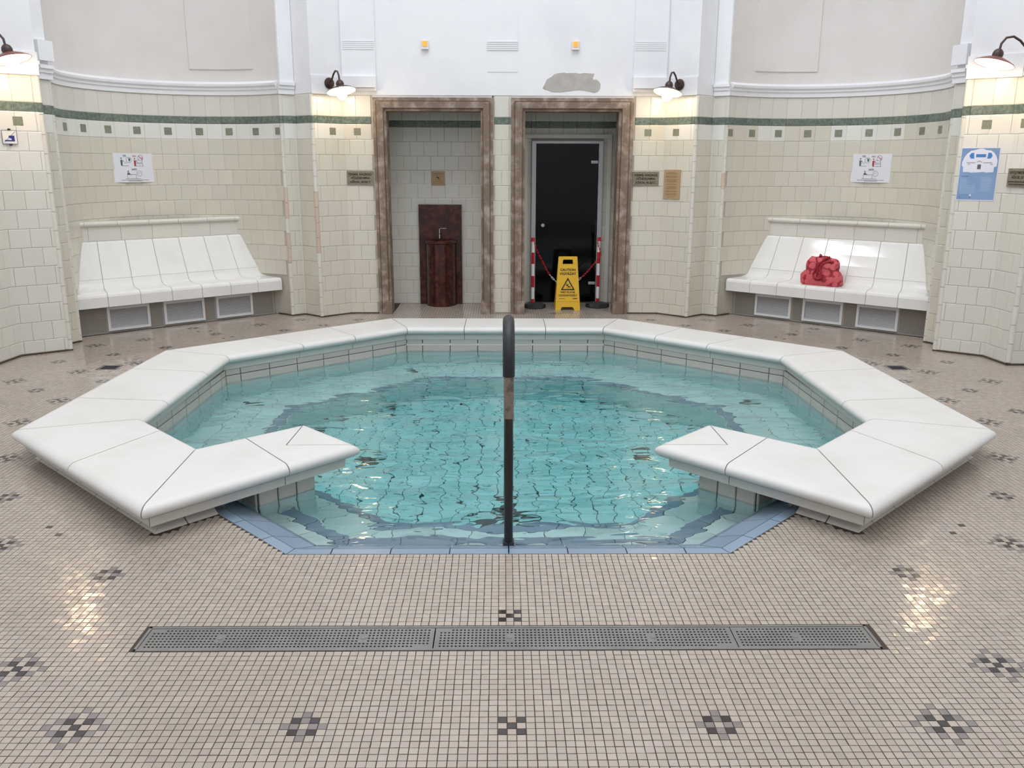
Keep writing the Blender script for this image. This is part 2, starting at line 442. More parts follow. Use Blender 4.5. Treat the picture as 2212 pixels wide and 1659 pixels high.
def corner_tiles(parent, p, out, pink=(), z_off=0.06):
    """rounded corner pieces at p, bulging towards 2D direction out"""
    out = Vector(out).normalized(); z = 0.012; i = 0
    zs = [0.012] + [0.124 - z_off + T * k for k in range(14)] + [2.08, 2.155]
    zs = sorted(set([q for q in zs if q < 2.07] + [2.08, 2.155, 2.375]))
    for z0, z1 in zip(zs, zs[1:]):
        key = 'pink_tile' if i in pink else ('green' if abs(z0 - 2.08) < 1e-4 else 'cream_new')
        if z1 - z0 > 0.02:
            o = bpy.data.objects.new('corner_tile', corner_mesh(key)); C.objects.link(o); o.parent = parent
            Y = Vector((-out.x, -out.y, 0)); Z = Vector((0, 0, 1)); X = Y.cross(Z)
            mw = Matrix((X, Y, Z * (z1 - z0 - 0.003))).transposed().to_4x4(); mw.translation = (p[0] - out.x * 0.010, p[1] - out.y * 0.010, z0)
            o.matrix_world = mw
        i += 1

wall_back = wall_strip('wall_back', [(-0.135, 9.79), (0.075, 9.79)], 0, ZT, MT['grout_wall']); tag(wall_back, kind='structure')
for s in (-1, 1):
    side = 'left' if s < 0 else 'right'
    wb = wall_strip('wall_back_' + side, [sd(p, s) for p in (((1.40 if s > 0 else 1.43), 9.79), C0, C1, C2, C3)], 0, ZT, MT['grout_wall']); tag(wb, kind='structure')
    kf = (lambda zt: 'white_tile' if zt > 2.0 else 'cream')
    tile_segment(wb, sd((1.40 if s > 0 else 1.43, 9.79), s), sd(C0, s), joint_off=0.02, squares=(0.165,) if s > 0 else (0.175,), keys=lambda zt: 'cream')
    tile_segment(wb, sd(C0, s), sd(C1, s), joint_off=0.0, squares=(0.145,), x1=0.37, keys=kf)
    tile_segment(wb, sd(C1, s), sd(C2, s), x0=0.02, joint_off=0.10, keys=kf)
    tile_segment(wb, sd(C2, s), sd(C3, s), x1=0.145, joint_off=0.0, keys=kf)
    corner_tiles(wb, sd(C1, s), (-s * 0.1, -1), pink=(5, 6, 7, 8) if s < 0 else ())
    corner_tiles(wb, sd(C2, s), (-s * 0.2, -1), z_off=0.09)
    corner_tiles(wb, sd(C3, s), (-s * 0.1, -1), pink=(4, 5, 7, 8) if s < 0 else (9,), z_off=0.02)
    # near pier
    wn = wall_strip('wall_' + side, [sd(p, s) for p in (C5, C6, C7, C8, C9, C10)], 0, ZT, MT['grout_wall']); tag(wn, kind='structure')
    tile_segment(wn, sd(C5, s), sd(C6, s), x0=0.0, joint_off=0.0, keys=kf)
    tile_segment(wn, sd(C6, s), sd(C7, s), x0=0.0, x1=0.30, joint_off=0.0, keys=kf)
    kn = lambda zt: 'white_tile' if zt > 1.7 else 'cream_new'
    tile_segment(wn, sd(C7, s), sd(C8, s), x0=0.02, joint_off=0.05, squares=(0.19,), keys=kn)
    tile_segment(wn, sd(C8, s), sd(C9, s), joint_off=-0.02, x1=0.33, squares=(0.11,), keys=kn)
    tile_segment(wn, sd(C9, s), sd(C10, s), x0=0.02, joint_off=0.0, keys=kn)
    corner_tiles(wn, sd(C5, s), (-s, -0.25))
    corner_tiles(wn, sd(C7, s), (-s, -0.2), z_off=0.02)
    corner_tiles(wn, sd(C9, s), (-s * 0.8, -0.8), z_off=0.1)
    # niche
    a0, a1 = -33.0, 131.5
    angs = [math.radians(a0 + (a1 - a0) * k / 40) for k in range(41)]
    npts = [sd((NC[0] + NR * math.cos(a), NC[1] + NR * math.sin(a)), s) for a in angs]
    v = []; f = []
    for (x, y), a in zip(npts, angs):
        for rr in (0, 0.08):
            xx = x + s * rr * math.cos(a); yy = y + rr * math.sin(a)
            v += [(xx, yy, 0), (xx, yy, ZT)]
    for k in range(40):
        q = k * 4
        f += [(q, q + 4, q + 5, q + 1), (q + 2, q + 3, q + 7, q + 6), (q + 1, q + 5, q + 7, q + 3)]
    ni = link_mesh('wall_niche_' + side, v, f, MT['grout_wall']); tag(ni, kind='structure')
    def niche_tile(am, z, wd, h, key, name='wall_tile', extra=0.0):
        a = math.radians(am); R = NR - 0.002 - extra
        put_tile(name, key, s * (NC[0] + R * math.cos(a)), NC[1] + R * math.sin(a), z, -s * math.cos(a), -math.sin(a), wd, h, 0.008, ni)
    stp = 8.2
    for ri, (zt, zb) in enumerate([(2.375, 2.155), (2.155, 2.08)] + ROWS):
        if zb < 0.3: continue
        sh = 0 if ri < 4 or ri % 2 == 0 else stp / 2
        for k in range(-12, 9):
            am = 62 + stp * k + sh
            if am < -31 or am > 130: continue
            if ri == 1: key, nm = 'green', 'green_band_tile'
            elif ri == 0: key, nm = 'cream_new', 'wall_tile'
            elif ri == 2: key, nm = ('white_tile' if s < 0 or k in (4, 5, 0, -1, -2, -3, -4) and k != 0 or k in (0, -1) else 'cream'), 'wall_tile'
            else: key, nm = 'cream', 'wall_tile'
            niche_tile(am, (zt + zb) / 2, NR * math.radians(stp) - 0.002, zt - zb - 0.002, key, nm)
    for k in range(-5, 5):
        am = 62 + 2 * stp * k
        if -30 < am < 129: niche_tile(am, 2.0, 0.076, 0.074, 'green_sq', 'green_inset_tile', 0.006)
    # plaster above
    wp = wall_strip('wall_upper_' + side, [sd(p, s) for p in ((0, 9.78), (1.75, 9.78), (2.03, 9.52), (2.25, 9.71), (2.385, 9.62))], ZT, ZC, MT['plaster']); tag(wp, kind='structure')
    wq = wall_strip('wall_upper_near_' + side, [sd(p, s) for p in ((4.06, 8.15), (4.105, 8.03), (3.955, 7.745), (4.28, 7.49), (4.30, 7.15), (5.2, 7.15))], ZT, ZC, MT['plaster']); tag(wq, kind='structure')
    v = []; f = []; zs = (ZT, 4.6)
    for a in angs:
        for z in zs: v.append((s * (NC[0] + (NR - .004) * math.cos(a)), NC[1] + (NR - .004) * math.sin(a), z))
    for k in range(40): f.append((2 * k, 2 * k + 2, 2 * k + 3, 2 * k + 1))
    # half dome above
    base = len(v); nr = 8
    for j in range(1, nr + 1):
        ph = PI / 2 * j / nr
        for a in angs: v.append((s * (NC[0] + (NR - .004) * math.cos(a) * math.cos(ph)), NC[1] + (NR - .004) * math.sin(a) * math.cos(ph), 4.6 + 0.8 * math.sin(ph)))
    for j in range(nr):
        for k in range(40):
            if j == 0: q = (2 * k + 1, 2 * k + 3, base + k + 1, base + k)
            else: q = (base + (j - 1) * 41 + k, base + (j - 1) * 41 + k + 1, base + j * 41 + k + 1, base + j * 41 + k)
            f.append(q)
    nu = link_mesh('wall_niche_upper_' + side, v, f, MT['plaster_niche'], smooth=True); tag(nu, kind='structure')
    # wall above the niche arch
    wall_top = wall_strip('wall_over_niche_' + side, [sd((2.385, 9.63), s), sd((4.07, 8.15), s)], 5.35, ZC, MT['plaster']); tag(wall_top, kind='structure')
    # raised plaster panel and cornice in the niche
    def arc_band(name, b0, b1, z0, z1, out, m, nseg=24, prof=None):
        prof = prof or [(0, z0), (out, z0), (out, z1), (0, z1)]
        v = []; f = []; n = len(prof)
        for k in range(nseg + 1):
            a = math.radians(b0 + (b1 - b0) * k / nseg)
            for o_, z in prof: v.append((s * (NC[0] + (NR - o_) * math.cos(a)), NC[1] + (NR - o_) * math.sin(a), z))
        for k in range(nseg):
            for j in range(n - 1): f.append((k * n + j, (k + 1) * n + j, (k + 1) * n + j + 1, k * n + j + 1))
        f.append(tuple(range(n))); f.append(tuple(range(nseg * n, nseg * n + n)))
        o = link_mesh(name, v, f, m, nu); return o
    arc_band('raised_panel', 76, 112, 2.645, 4.4, 0.016, MT['plaster_niche'])
    arc_band('cornice', -31, 130, 0, 0, 0, MT['plaster'], 40, [(0, 2.375), (.022, 2.38), (.022, 2.425), (.034, 2.43), (.036, 2.45), (.052, 2.468), (.055, 2.49), (.03, 2.505), (0, 2.52)])
    # mouldings on the pilasters beside the niche
    def pil_box(par, p, q, z0, z1, t, nm='moulding', e0=0.0, e1=0.0):
        p = Vector(sd(p, s)); q = Vector(sd(q, s)); L = (q - p).length; d = (q - p) / L; n = Vector((-d.y, d.x))
        c = (p + q) / 2
        if n.dot(Vector((0, 5.6)) - c) < 0: n = -n
        p = p - d * e0; q = q + d * e1; c = (p + q) / 2; L = (q - p).length
        ang = math.atan2(d.y, d.x)
        return box(nm, (c.x + n.x * t / 2, c.y + n.y * t / 2, (z0 + z1) / 2), (L, t, z1 - z0), MT['plaster'], par, rot=Matrix.Rotation(ang, 3, 'Z'))
    for z0, z1, t in ((2.375, 2.43, .022), (2.43, 2.465, .034), (2.465, 2.495, .05)):
        pil_box(wp, (2.257, 9.715), (2.385, 9.625), z0, z1, t, 'moulding', 0, 0.02)
        pil_box(wq, (4.06, 8.15), (4.105, 8.03), z0, z1, t, 'moulding', 0.02, 0)
        pil_box(wq, (4.105, 8.03), (3.955, 7.745), z0, z1, t * 0.5, 'moulding')
    pil_box(wp, (2.257, 9.715), (2.385, 9.625), 2.495, 4.8, .02, 'pilaster_face')
    pil_box(wq, (4.06, 8.15), (4.105, 8.03), 2.53, 2.70, .05, 'impost_block', 0.03, 0.0)
    pil_box(wp, (1.75, 9.78), (2.03, 9.52), 2.375, 2.56, .012, 'plinth_band')
    pil_box(wq, (3.955, 7.745), (4.28, 7.49), 2.375, 2.56, .014, 'plinth_band', 0.01, 0)
    # base of the fluted pilaster
    box('pilaster_base', (s * 1.56, 9.78 - .035, 2.51), (0.37, .07, 0.115), MT['plaster'], wp, 0.004)
    box('pilaster_base_moulding', (s * 1.56, 9.78 - .02, 2.435), (0.34, .04, 0.03), MT['plaster'], wp)
    box('pilaster_base_bracket', (s * 1.385, 9.78 - .03, 2.44), (0.018, .06, 0.04), MT['plaster'], wp)
    box('pilaster', (s * 1.56, 9.78 - .012, 3.9), (0.36, .024, 2.66), MT['plaster'], wp, 0.003)
    for k in range(5): box('pilaster_groove', (s * 1.555, 9.78 - .026, 2.845 + .02 * k), (0.33, .006, .011), MT['plaster'], wp)
tile_segment(wall_back, (-0.135, 9.79), (0.075, 9.79), joint_off=0.02, keys=lambda zt: 'cream')
wall_up_mid = wall_strip('wall_upper_back', [(-0.19, 9.775), (0.14, 9.775)], 2.62, 4.8, MT['plaster']); tag(wall_up_mid, kind='structure')
for k in range(5): box('pilaster_groove', (-0.025, 9.772, 2.845 + .02 * k), (0.33, .012, .011), MT['plaster'], wall_up_mid)
# outer room: behind the camera and sides, ceiling
for nm, pts in (('wall_east', [(5.2, 7.16), (5.2, -3.0)]), ('wall_west', [(-5.2, 7.16), (-5.2, -3.0)]), ('wall_front', [(-5.2, -3.0), (5.2, -3.0)])):
    o = wall_strip(nm, pts, 0, ZC, MT['plaster']); tag(o, kind='structure')
ceil = prism('ceiling', [(-5.4, -3.2), (5.4, -3.2), (5.4, 11.2), (-5.4, 11.2)], ZC, ZC + .1, MT['plaster']); tag(ceil, kind='structure')

# dark joint line at the foot of the walls
for s in (-1, 1):
    side = 'left' if s < 0 else 'right'
    pts = [sd(p, s) for p in ((1.40, 9.78), (1.75, 9.775), (2.034, 9.515), (2.257, 9.70), (2.385, 9.61), (2.58, 9.75))]
    o = wall_strip('baseboard_back_' + side, pts, 0, 0.013, MT['dark_line'], thick=0.02); tag(o, kind='structure')
    pts = [sd(p, s) for p in ((4.05, 8.14), (4.10, 8.03), (3.945, 7.745), (4.27, 7.49), (4.29, 7.14), (5.2, 7.14))]
    o = wall_strip('baseboard_' + side, pts, 0, 0.013, MT['dark_line'], thick=0.02); tag(o, kind='structure')

# alcoves behind the two doorways
for nm, x0, x1, yb in (('wall_alcove_left', -1.40, -0.15, 10.54), ('wall_alcove_right', 0.12, 1.36, 10.64)):
    v = []; f = []
    for (x, y) in ((x0, 9.80), (x0, yb), (x1, yb), (x1, 9.80)): v += [(x, y, 0), (x, y, 2.55)]
    f = [(0, 2, 3, 1), (2, 4, 5, 3), (4, 6, 7, 5), (1, 3, 5, 7)]
    al = link_mesh(nm, v, f, MT['grout_wall']); tag(al, kind='structure')
    rows = [(2.08 - T * k, 2.08 - T * (k + 1)) for k in range(12)] + [(.124, .0)]
    if x0 < 0:
        tile_segment(al, (x0, yb), (x1, yb), joint_off=0.04, rows=rows, keys=lambda zt: 'cream_new')
    else:
        for xa, xb in ((x0, 0.32), (1.18, x1)): tile_segment(al, (xa, yb), (xb, yb), joint_off=0.05, rows=rows, keys=lambda zt: 'cream_new')
        tile_segment(al, (0.32, yb), (1.18, yb), joint_off=0.05, rows=[(2.08, 1.96)], keys=lambda zt: 'cream_new')
        wr = box('trim_1', (0.25, yb - 0.03, 0.98), (0.05, .05, 1.96), MT['cream_new'], None, 0.008); tag(wr, kind='structure')
        wr = box('trim_2', (1.25, yb - 0.03, 0.98), (0.05, .05, 1.96), MT['cream_new'], None, 0.008); tag(wr, kind='structure')
        wr = box('trim_3', (0.75, yb - 0.03, 1.985), (1.05, .05, 0.05), MT['cream_new'], None, 0.008); tag(wr, kind='structure')
    for xx, nx in ((x0, 1), (x1, -1)):
        L = yb - 9.86
        n = 0
        for ri, (zt, zb) in enumerate(rows):
            for k in range(5):
                y0_ = 9.86 + k * T - (T / 2 if ri % 2 else 0); ya = max(9.86, y0_); yb2 = min(yb - .01, y0_ + T)
                if yb2 - ya > .02: put_tile('wall_tile', 'cream_new', xx, (ya + yb2) / 2, (zt + zb) / 2, nx, 0, yb2 - ya - .003, zt - zb - .003, .008, al)

# ------------------------------------------------------------------ pool plan
OCT = [(.93, 7.985), (2.245, 6.73), (2.245, 4.94), (.925, 3.585)]
WP = OCT + [(-x, y) for x, y in OCT[::-1]]      # clockwise seen from above
WP = WP[::-1]                                   # CCW
LIPO = [(0.978, 3.468), (1.72, 4.225)]          # outer lip edge, right side

# floor slab with holes (pool, drain)
outer = [(-5.3, -3.1), (5.3, -3.1), (5.3, 11.1), (-5.3, 11.1)]
poolhole = offset_poly(WP, [-0.10] * 8)
drain = [(-1.322, 2.700), (1.316, 2.700), (1.316, 2.862), (-1.322, 2.862)]
def slab_with_holes(name, outer, holes, z, m):
    loops = [[Vector((x, y, z)) for x, y in l] for l in [outer] + [h[::-1] for h in holes]]
    tris = tessellate_polygon(loops); vs = [v for l in loops for v in l]
    v = [tuple(p) for p in vs]
    o = link_mesh(name, v, [tuple(t) for t in tris], m)
    return o
floor = slab_with_holes('floor', outer, [poolhole, drain], -0.0011, MT['floor_grout']); tag(floor, kind='structure')

# mosaic
t = 0.0287
nx0, nx1 = -int(5.18 / t), int(5.18 / t); ny0, ny1 = int(-1.0 / t), int(8.45 / t)
Y0 = 2.28 - t / 2
I, J = np.meshgrid(np.arange(nx0, nx1 + 1), np.arange(-90, 291)); I = I.ravel(); J = J.ravel()
CX = I * t; CY = 2.28 + J * t
def inside(poly, x, y):
    r = np.zeros(x.shape, bool); n = len(poly)
    for i in range(n):
        x1, y1 = poly[i]; x2, y2 = poly[(i + 1) % n]
        if y1 == y2: continue
        c = ((y1 > y) != (y2 > y)) & (x < (x2 - x1) * (y - y1) / (y2 - y1) + x1); r ^= c
    return r
room = [(-1.26, 10.7), (-1.3, 9.78), (-1.75, 9.77), (-2.03, 9.52), (-2.25, 9.70), (-2.38, 9.62), (-2.6, 9.76), (-4.16, 8.36), (-4.06, 8.14), (-4.10, 8.03), (-3.955, 7.74), (-4.28, 7.49), (-4.30, 7.15), (-5.2, 7.15),
        (-5.2, -2), (5.2, -2), (5.2, 7.15), (4.30, 7.15), (4.28, 7.49), (3.955, 7.74), (4.10, 8.03), (4.06, 8.14), (4.16, 8.36), (2.6, 9.76), (2.38, 9.62), (2.25, 9.70), (2.03, 9.52), (1.75, 9.77), (1.36, 9.78), (1.36, 10.66), (0.12, 10.66), (0.12, 9.78), (-0.15, 9.78), (-0.15, 10.56), (-1.4, 10.56)]
lipo_poly = [(0.978, 3.468), (1.72, 4.225)]
kerb_o = [(1.135, 8.47), (2.80, 6.92), (2.825, 4.71), (1.622, 3.55)]
keep = inside(room, CX, CY)
poolout = [(-0.978, 3.470), (0.978, 3.470), (1.40, 3.90), (1.62, 3.67), (2.69, 4.76), (2.67, 6.88), (1.10, 8.33)]
poolout = poolout + [(-x, y) for x, y in poolout[::-1][:-2]]
hide = inside(poolout, CX, CY)
dr = (CX > -1.327) & (CX < 1.322) & (CY > 2.694) & (CY < 2.870)
keep &= ~hide & ~dr
for gx in (-1, 1): keep &= ~((np.abs(CX - gx * 3.31) < .085) & (np.abs(CY - 7.05) < .085))
cls = {}
def A_(i, j):
    for dx in range(-3, 4):
        for dy in range(-3, 4):
            if abs(dx) + abs(dy) == 3: cls[(i + dx, j + dy)] = 1
    for dx, dy in ((0, 0), (1, 1), (1, -1), (-1, 1), (-1, -1)): cls[(i + dx, j + dy)] = 2
def B_(i, j):
    for dx, dy in ((1, 0), (-1, 0), (0, 1), (0, -1), (2, 0), (-2, 0), (0, 2), (0, -2)): cls[(i + dx, j + dy)] = 1
    for dx, dy in ((1, 1), (1, -1), (-1, 1), (-1, -1)): cls[(i + dx, j + dy)] = 2
def D_(i, j):
    for dx, dy in ((0, 0), (1, 1), (1, -1), (-1, 1), (-1, -1)): cls[(i + dx, j + dy)] = 2
def gi(x, y): return round(x / t), round((y - 2.28) / t)
for x, y in ((1.318, 2.28), (1.655, 2.606), (2.278, 3.563), (2.60, 3.10), (3.206, 5.465), (3.206, 6.003), (3.845, 6.598), (3.491, 6.888), (3.157, 7.211), (3.856, 7.949), (3.497, 8.238), (2.606, 9.041), (2.247, 9.383), (3.85, 5.0), (3.5, 4.5), (2.9, 4.75)):
    for s in (-1, 1): A_(*gi(s * x, y))
for x, y in ((.630, 2.28), (1.657, 3.283), (2.543, 4.142), (3.525, 6.295), (3.17, 6.598), (3.86, 7.282), (3.499, 7.573), (3.155, 7.888), (3.23, 8.851), (2.895, 8.523), (2.277, 8.738), (1.93, 9.017), (1.603, 9.357), (3.55, 5.72), (2.95, 3.75)):
    for s in (-1, 1): B_(*gi(s * x, y))
D_(*gi(0, 2.28)); D_(*gi(0, 2.953)); A_(*gi(.609, 9.80)); A_(*gi(-.8, 9.3)); B_(*gi(1.0, 9.2))
for x, y in ((2.15, 3.773), (2.063, 3.686), (3.121, 8.671), (3.012, 8.697), (2.764, 8.309), (2.689, 8.392)):
    for s in (-1, 1): cls[gi(s * x, y)] = 2
I, J, CX, CY = I[keep], J[keep], CX[keep], CY[keep]
N = len(I)
klass = np.array([cls.get((int(a), int(b)), 0) for a, b in zip(I, J)])
rng = np.random.default_rng(3)
base = np.array([lin((176, 164, 151)), lin((134, 126, 122)), lin((62, 56, 54))])
var = rng.normal(0, 1, N)[:, None] * 0.035
warm = rng.normal(0, 1, (N, 3)) * np.array([.01, .004, .014])
col = np.clip(base[klass] * (1 + var + warm), 0, 1)
jx = rng.normal(0, 0.00025, N); jy = rng.normal(0, 0.00025, N)
jz = rng.normal(0, 0.00010, N); tlt = rng.normal(0, 0.00016, (N, 2))
# the 300 tiles that show largest in the picture become parts
vis = (np.abs(CX) < 0.62 * CY * 0.97 + 0.15) & (CY > 1.60)
order = np.argsort(np.where(vis, CY * 10 + np.abs(CX), 1e9))
near = np.zeros(N, bool); near[order[:300]] = True
def tile_mesh(name, idx):
    n = len(idx); h = (t - 0.0027) / 2
    x = CX[idx] + jx[idx]; y = CY[idx] + jy[idx]; z = jz[idx]
    V = np.zeros((n, 8, 3))
    for k, (a, b) in enumerate(((-1, -1), (1, -1), (1, 1), (-1, 1))):
        V[:, k] = np.stack([x + a * h, y + b * h, np.full(n, -0.0012)], 1)
        V[:, k + 4] = np.stack([x + a * (h - .0002), y + b * (h - .0002), z + a * tlt[idx, 0] + b * tlt[idx, 1]], 1)
    fo = np.array([[4, 5, 6, 7], [0, 1, 5, 4], [1, 2, 6, 5], [2, 3, 7, 6], [3, 0, 4, 7]])
    Fc = (np.arange(n)[:, None, None] * 8 + fo[None]).reshape(-1, 4)
    me = bpy.data.meshes.new(name)
    me.vertices.add(n * 8); me.vertices.foreach_set('co', V.ravel())
    me.loops.add(len(Fc) * 4); me.loops.foreach_set('vertex_index', Fc.ravel().astype(np.int32))
    me.polygons.add(len(Fc)); me.polygons.foreach_set('loop_start', np.arange(0, len(Fc) * 4, 4, dtype=np.int32))
    me.polygons.foreach_set('loop_total', np.full(len(Fc), 4, dtype=np.int32))
    me.polygons.foreach_set('use_smooth', np.zeros(len(Fc), dtype=bool))
    me.update(calc_edges=True)
    at = me.attributes.new('tone', 'FLOAT_COLOR', 'FACE')
    cc = np.ones((n, 5, 4)); cc[:, :, :3] = col[idx][:, None]; at.data.foreach_set('color', cc.ravel())
    me.materials.append(MT['mosaic'])
    return me
allidx = np.arange(N)
rest = allidx[~near & ((CY < 8.45) | (CY >= 8.45))]
o = bpy.data.objects.new('mosaic_tiles', tile_mesh('mosaic_tiles', rest)); C.objects.link(o); o.parent = floor; o['kind'] = 'stuff'
for i in order[:300]:
    o = bpy.data.objects.new('mosaic_tile', tile_mesh('mosaic_tile', np.array([i]))); C.objects.link(o); o.parent = floor
# mosaic in the doorways and far strip handled by the same grid (rows up to y = 10.5)
print('mosaic', N)

# ------------------------------------------------------------------ basin
basin = bpy.data.objects.new('pool_basin', None); C.objects.link(basin); tag(basin, kind='structure')
ZW = -0.05
V2 = lambda p: Vector((p[0], p[1]))
def edge_info(k):
    a = V2(WP[k]); b = V2(WP[(k + 1) % 8]); d = (b - a).normalized(); return a, b, d, Vector((-d.y, d.x))
# body: walls of the basin and stepped ledges (grout coloured), then tiles
rings = {d: offset_poly(WP, [d] * 8) for d in (0, .26, .35, .52, .60, .62, .70)}
v = []; f = []
def ring_wall(p, z0, z1):
    for i in range(8):
        a, b = p[i], p[(i + 1) % 8]; k = len(v)
        v.extend([(a[0], a[1], z0), (b[0], b[1], z0), (b[0], b[1], z1), (a[0], a[1], z1)]); f.append((k, k + 1, k + 2, k + 3))
def ring_wall_sel(p, z0, front):
    for i in range(8):
        a, b = p[i], p[(i + 1) % 8]; k = len(v); z1 = -.07 if (a[1] + b[1]) / 2 < 4.4 else -.003
        v.extend([(a[0], a[1], z0), (b[0], b[1], z0), (b[0], b[1], z1), (a[0], a[1], z1)]); f.append((k, k + 1, k + 2, k + 3))
ring_wall_sel(offset_poly(WP, [-.004] * 8), -1.2, None)
o = link_mesh('basin_wall', v, f, MT['basin_grout'], basin)
mids = []
for k in range(8):
    a, b, d, n = edge_info(k); mids.append(((a + b) / 2, n))
front_edges = [k for k in range(8) if mids[k][0].y < 4.4]
seat_edges = [k for k in range(8) if mids[k][0].y >= 4.4]
ZS = -0.56; ZB = -1.10
def quad_block(name, k, d0, d1, z0, z1, m, par):
    p = offset_poly(WP, [d0] * 8); q = offset_poly(WP, [d1] * 8)
    return prism(name, [p[k], p[(k + 1) % 8], q[(k + 1) % 8], q[k]], z0, z1, m, par)
for k in seat_edges: quad_block('seat_body', k, -.003, .60, ZB, ZS - .006, MT['basin_grout'], basin)
for k in front_edges:
    quad_block('step_body', k, -.003, .35, ZB, -0.246, MT['basin_grout'], basin)
    quad_block('step_body', k, .35, .70, ZB, -0.446, MT['basin_grout'], basin)
prism('basin_bed', offset_poly(WP, [-.003] * 8), ZB - .05, ZB - .008, MT['basin_grout'], basin)
def strip_tiles(k, d0, d1, z, L, key, name, off=0.0, th=.006):
    p = offset_poly(WP, [d0] * 8); q = offset_poly(WP, [d1] * 8)
    a0, b0, a1, b1 = V2(p[k]), V2(p[(k + 1) % 8]), V2(q[k]), V2(q[(k + 1) % 8])
    m0 = (a0 + b0) / 2; d = (b0 - a0).normalized(); half0 = (b0 - a0).length / 2; n = Vector((-d.y, d.x)); half1 = (b1 - a1).length / 2
    xs = []; x = -math.ceil(half0 / L) * L + off
    while x < half0:
        lo, hi = max(x, -half0), min(x + L, half0); x += L
        if hi - lo < .012: continue
        lo1, hi1 = max(lo, -half1), min(hi, half1)
        if hi1 - lo1 < .004: lo1 = hi1 = max(-half1, min(half1, (lo + hi) / 2))
        g = .0022
        P = [m0 + d * (lo + g) + n * g, m0 + d * (hi - g) + n * g, m0 + d * (hi1 - g) + n * (d1 - d0 - g), m0 + d * (lo1 + g) + n * (d1 - d0 - g)]
        prism(name, [tuple(c) for c in P], z - th, z, MT[key], basin)
for k in seat_edges:
    strip_tiles(k, 0, .17, ZS, .17, 'basin_tile', 'seat_tile', .05); strip_tiles(k, .17, .34, ZS, .17, 'basin_tile', 'seat_tile', .12)
    strip_tiles(k, .34, .52, ZS, .17, 'basin_tile', 'seat_tile', .02); strip_tiles(k, .52, .60, ZS, .26, 'blue_tile', 'nosing_tile')
for k in front_edges:
    strip_tiles(k, 0, .26, -.24, .20, 'basin_tile', 'step_tile'); strip_tiles(k, .26, .35, -.24, .26, 'blue_tile', 'nosing_tile')
    strip_tiles(k, .35, .63, -.44, .20, 'basin_tile', 'step_tile'); strip_tiles(k, .63, .70, -.44, .26, 'blue_tile', 'nosing_tile')
# riser tiles of the ledges
def riser(k, d0, z0, z1, rows, L, key='basin_tile', name='riser_tile'):
    p = offset_poly(WP, [d0] * 8); a, b = V2(p[k]), V2(p[(k + 1) % 8]); ln = (b - a).length; d = (b - a) / ln; n = Vector((-d.y, d.x)); m0 = (a + b) / 2
    hgt = (z1 - z0) / rows
    for j in range(rows):
        x = -math.ceil(ln / 2 / L) * L
        while x < ln / 2:
            lo, hi = max(x, -ln / 2), min(x + L, ln / 2); x += L
            if hi - lo < .02: continue
            c = m0 + d * (lo + hi) / 2
            put_tile(name, key, c.x, c.y, z0 + hgt * (j + .5), n.x, n.y, hi - lo - .004, hgt - .004, .007, basin)
for k in seat_edges: riser(k, .60, ZB, ZS - .006, 3, .17)
for k in front_edges: riser(k, .35, -.446, -.246, 1, .20); riser(k, .70, ZB, -.446, 3, .20)
# wall tiles of the basin
for k in range(8):
    a, b, d, n = edge_info(k); L = (b - a).length; m0 = (a + b) / 2
    rowsb = [(.056, .006, 'rim_tile'), (.006, -.125, 'rim_tile'), (-.125, -.255, 'basin_tile')]
    if k in seat_edges: rowsb += [(-.255, -.385, 'basin_tile'), (-.385, -.56, 'basin_tile')]
    else: rowsb = [(-.125, -.24, 'basin_tile')]
    if k not in seat_edges: rowsb = [(-.07, -.24, 'basin_tile')]
    for zt, zb, key in rowsb:
        x = -math.ceil(L / 2 / .26) * .26
        while x < L / 2:
            lo, hi = max(x, -L / 2), min(x + .26, L / 2); x += .26
            if hi - lo < .02: continue
            c = m0 + d * (lo + hi) / 2
            put_tile('basin_wall_tile', key, c.x - n.x * .004, c.y - n.y * .004, (zt + zb) / 2, n.x, n.y, hi - lo - .007, zt - zb - .006, .007, basin)
# bed tiles
bed_poly = offset_poly(WP, [.70 if k in front_edges else .60 for k in range(8)])
tb = .125; items = []
for i in range(-15, 16):
    for j in range(-2, 34):
        x = i * tb; y = 4.25 + j * tb
        if inside(bed_poly, np.array([x]), np.array([y]))[0]: items.append((y, x, i, j))
items.sort()
dark = {(-5, 3), (-4, 3), (5, 4), (6, 4), (-1, 6), (0, 5), (1, 6), (0, 7), (-9, 7), (-8, 13), (8, 14), (-2, 2), (3, 2)}
v = []; f = []; mi = []
for q, (y, x, i, j) in enumerate(items):
    key = 'dark_tile' if (i, j) in dark else 'basin_tile'
    if q < 300: put_flat('bed_tile', key, x, y, ZB, 0, tb - .006, tb - .006, .008, basin)
    else:
        k = len(v); h = (tb - .006) / 2
        v += [(x - h, y - h, ZB), (x + h, y - h, ZB), (x + h, y + h, ZB), (x - h, y + h, ZB), (x - h, y - h, ZB - .008), (x + h, y - h, ZB - .008), (x + h, y + h, ZB - .008), (x - h, y + h, ZB - .008)]
        f += [(k, k + 1, k + 2, k + 3), (k + 4, k + 5, k + 1, k), (k + 5, k + 6, k + 2, k + 1), (k + 6, k + 7, k + 3, k + 2), (k + 7, k + 4, k, k + 3)]
        mi += [1 if key == 'dark_tile' else 0] * 5
if v:
    o = link_mesh('bed_tiles', v, f, None, basin, mats=[MT['basin_tile'], MT['dark_tile']], mi=mi); o['kind'] = 'stuff'

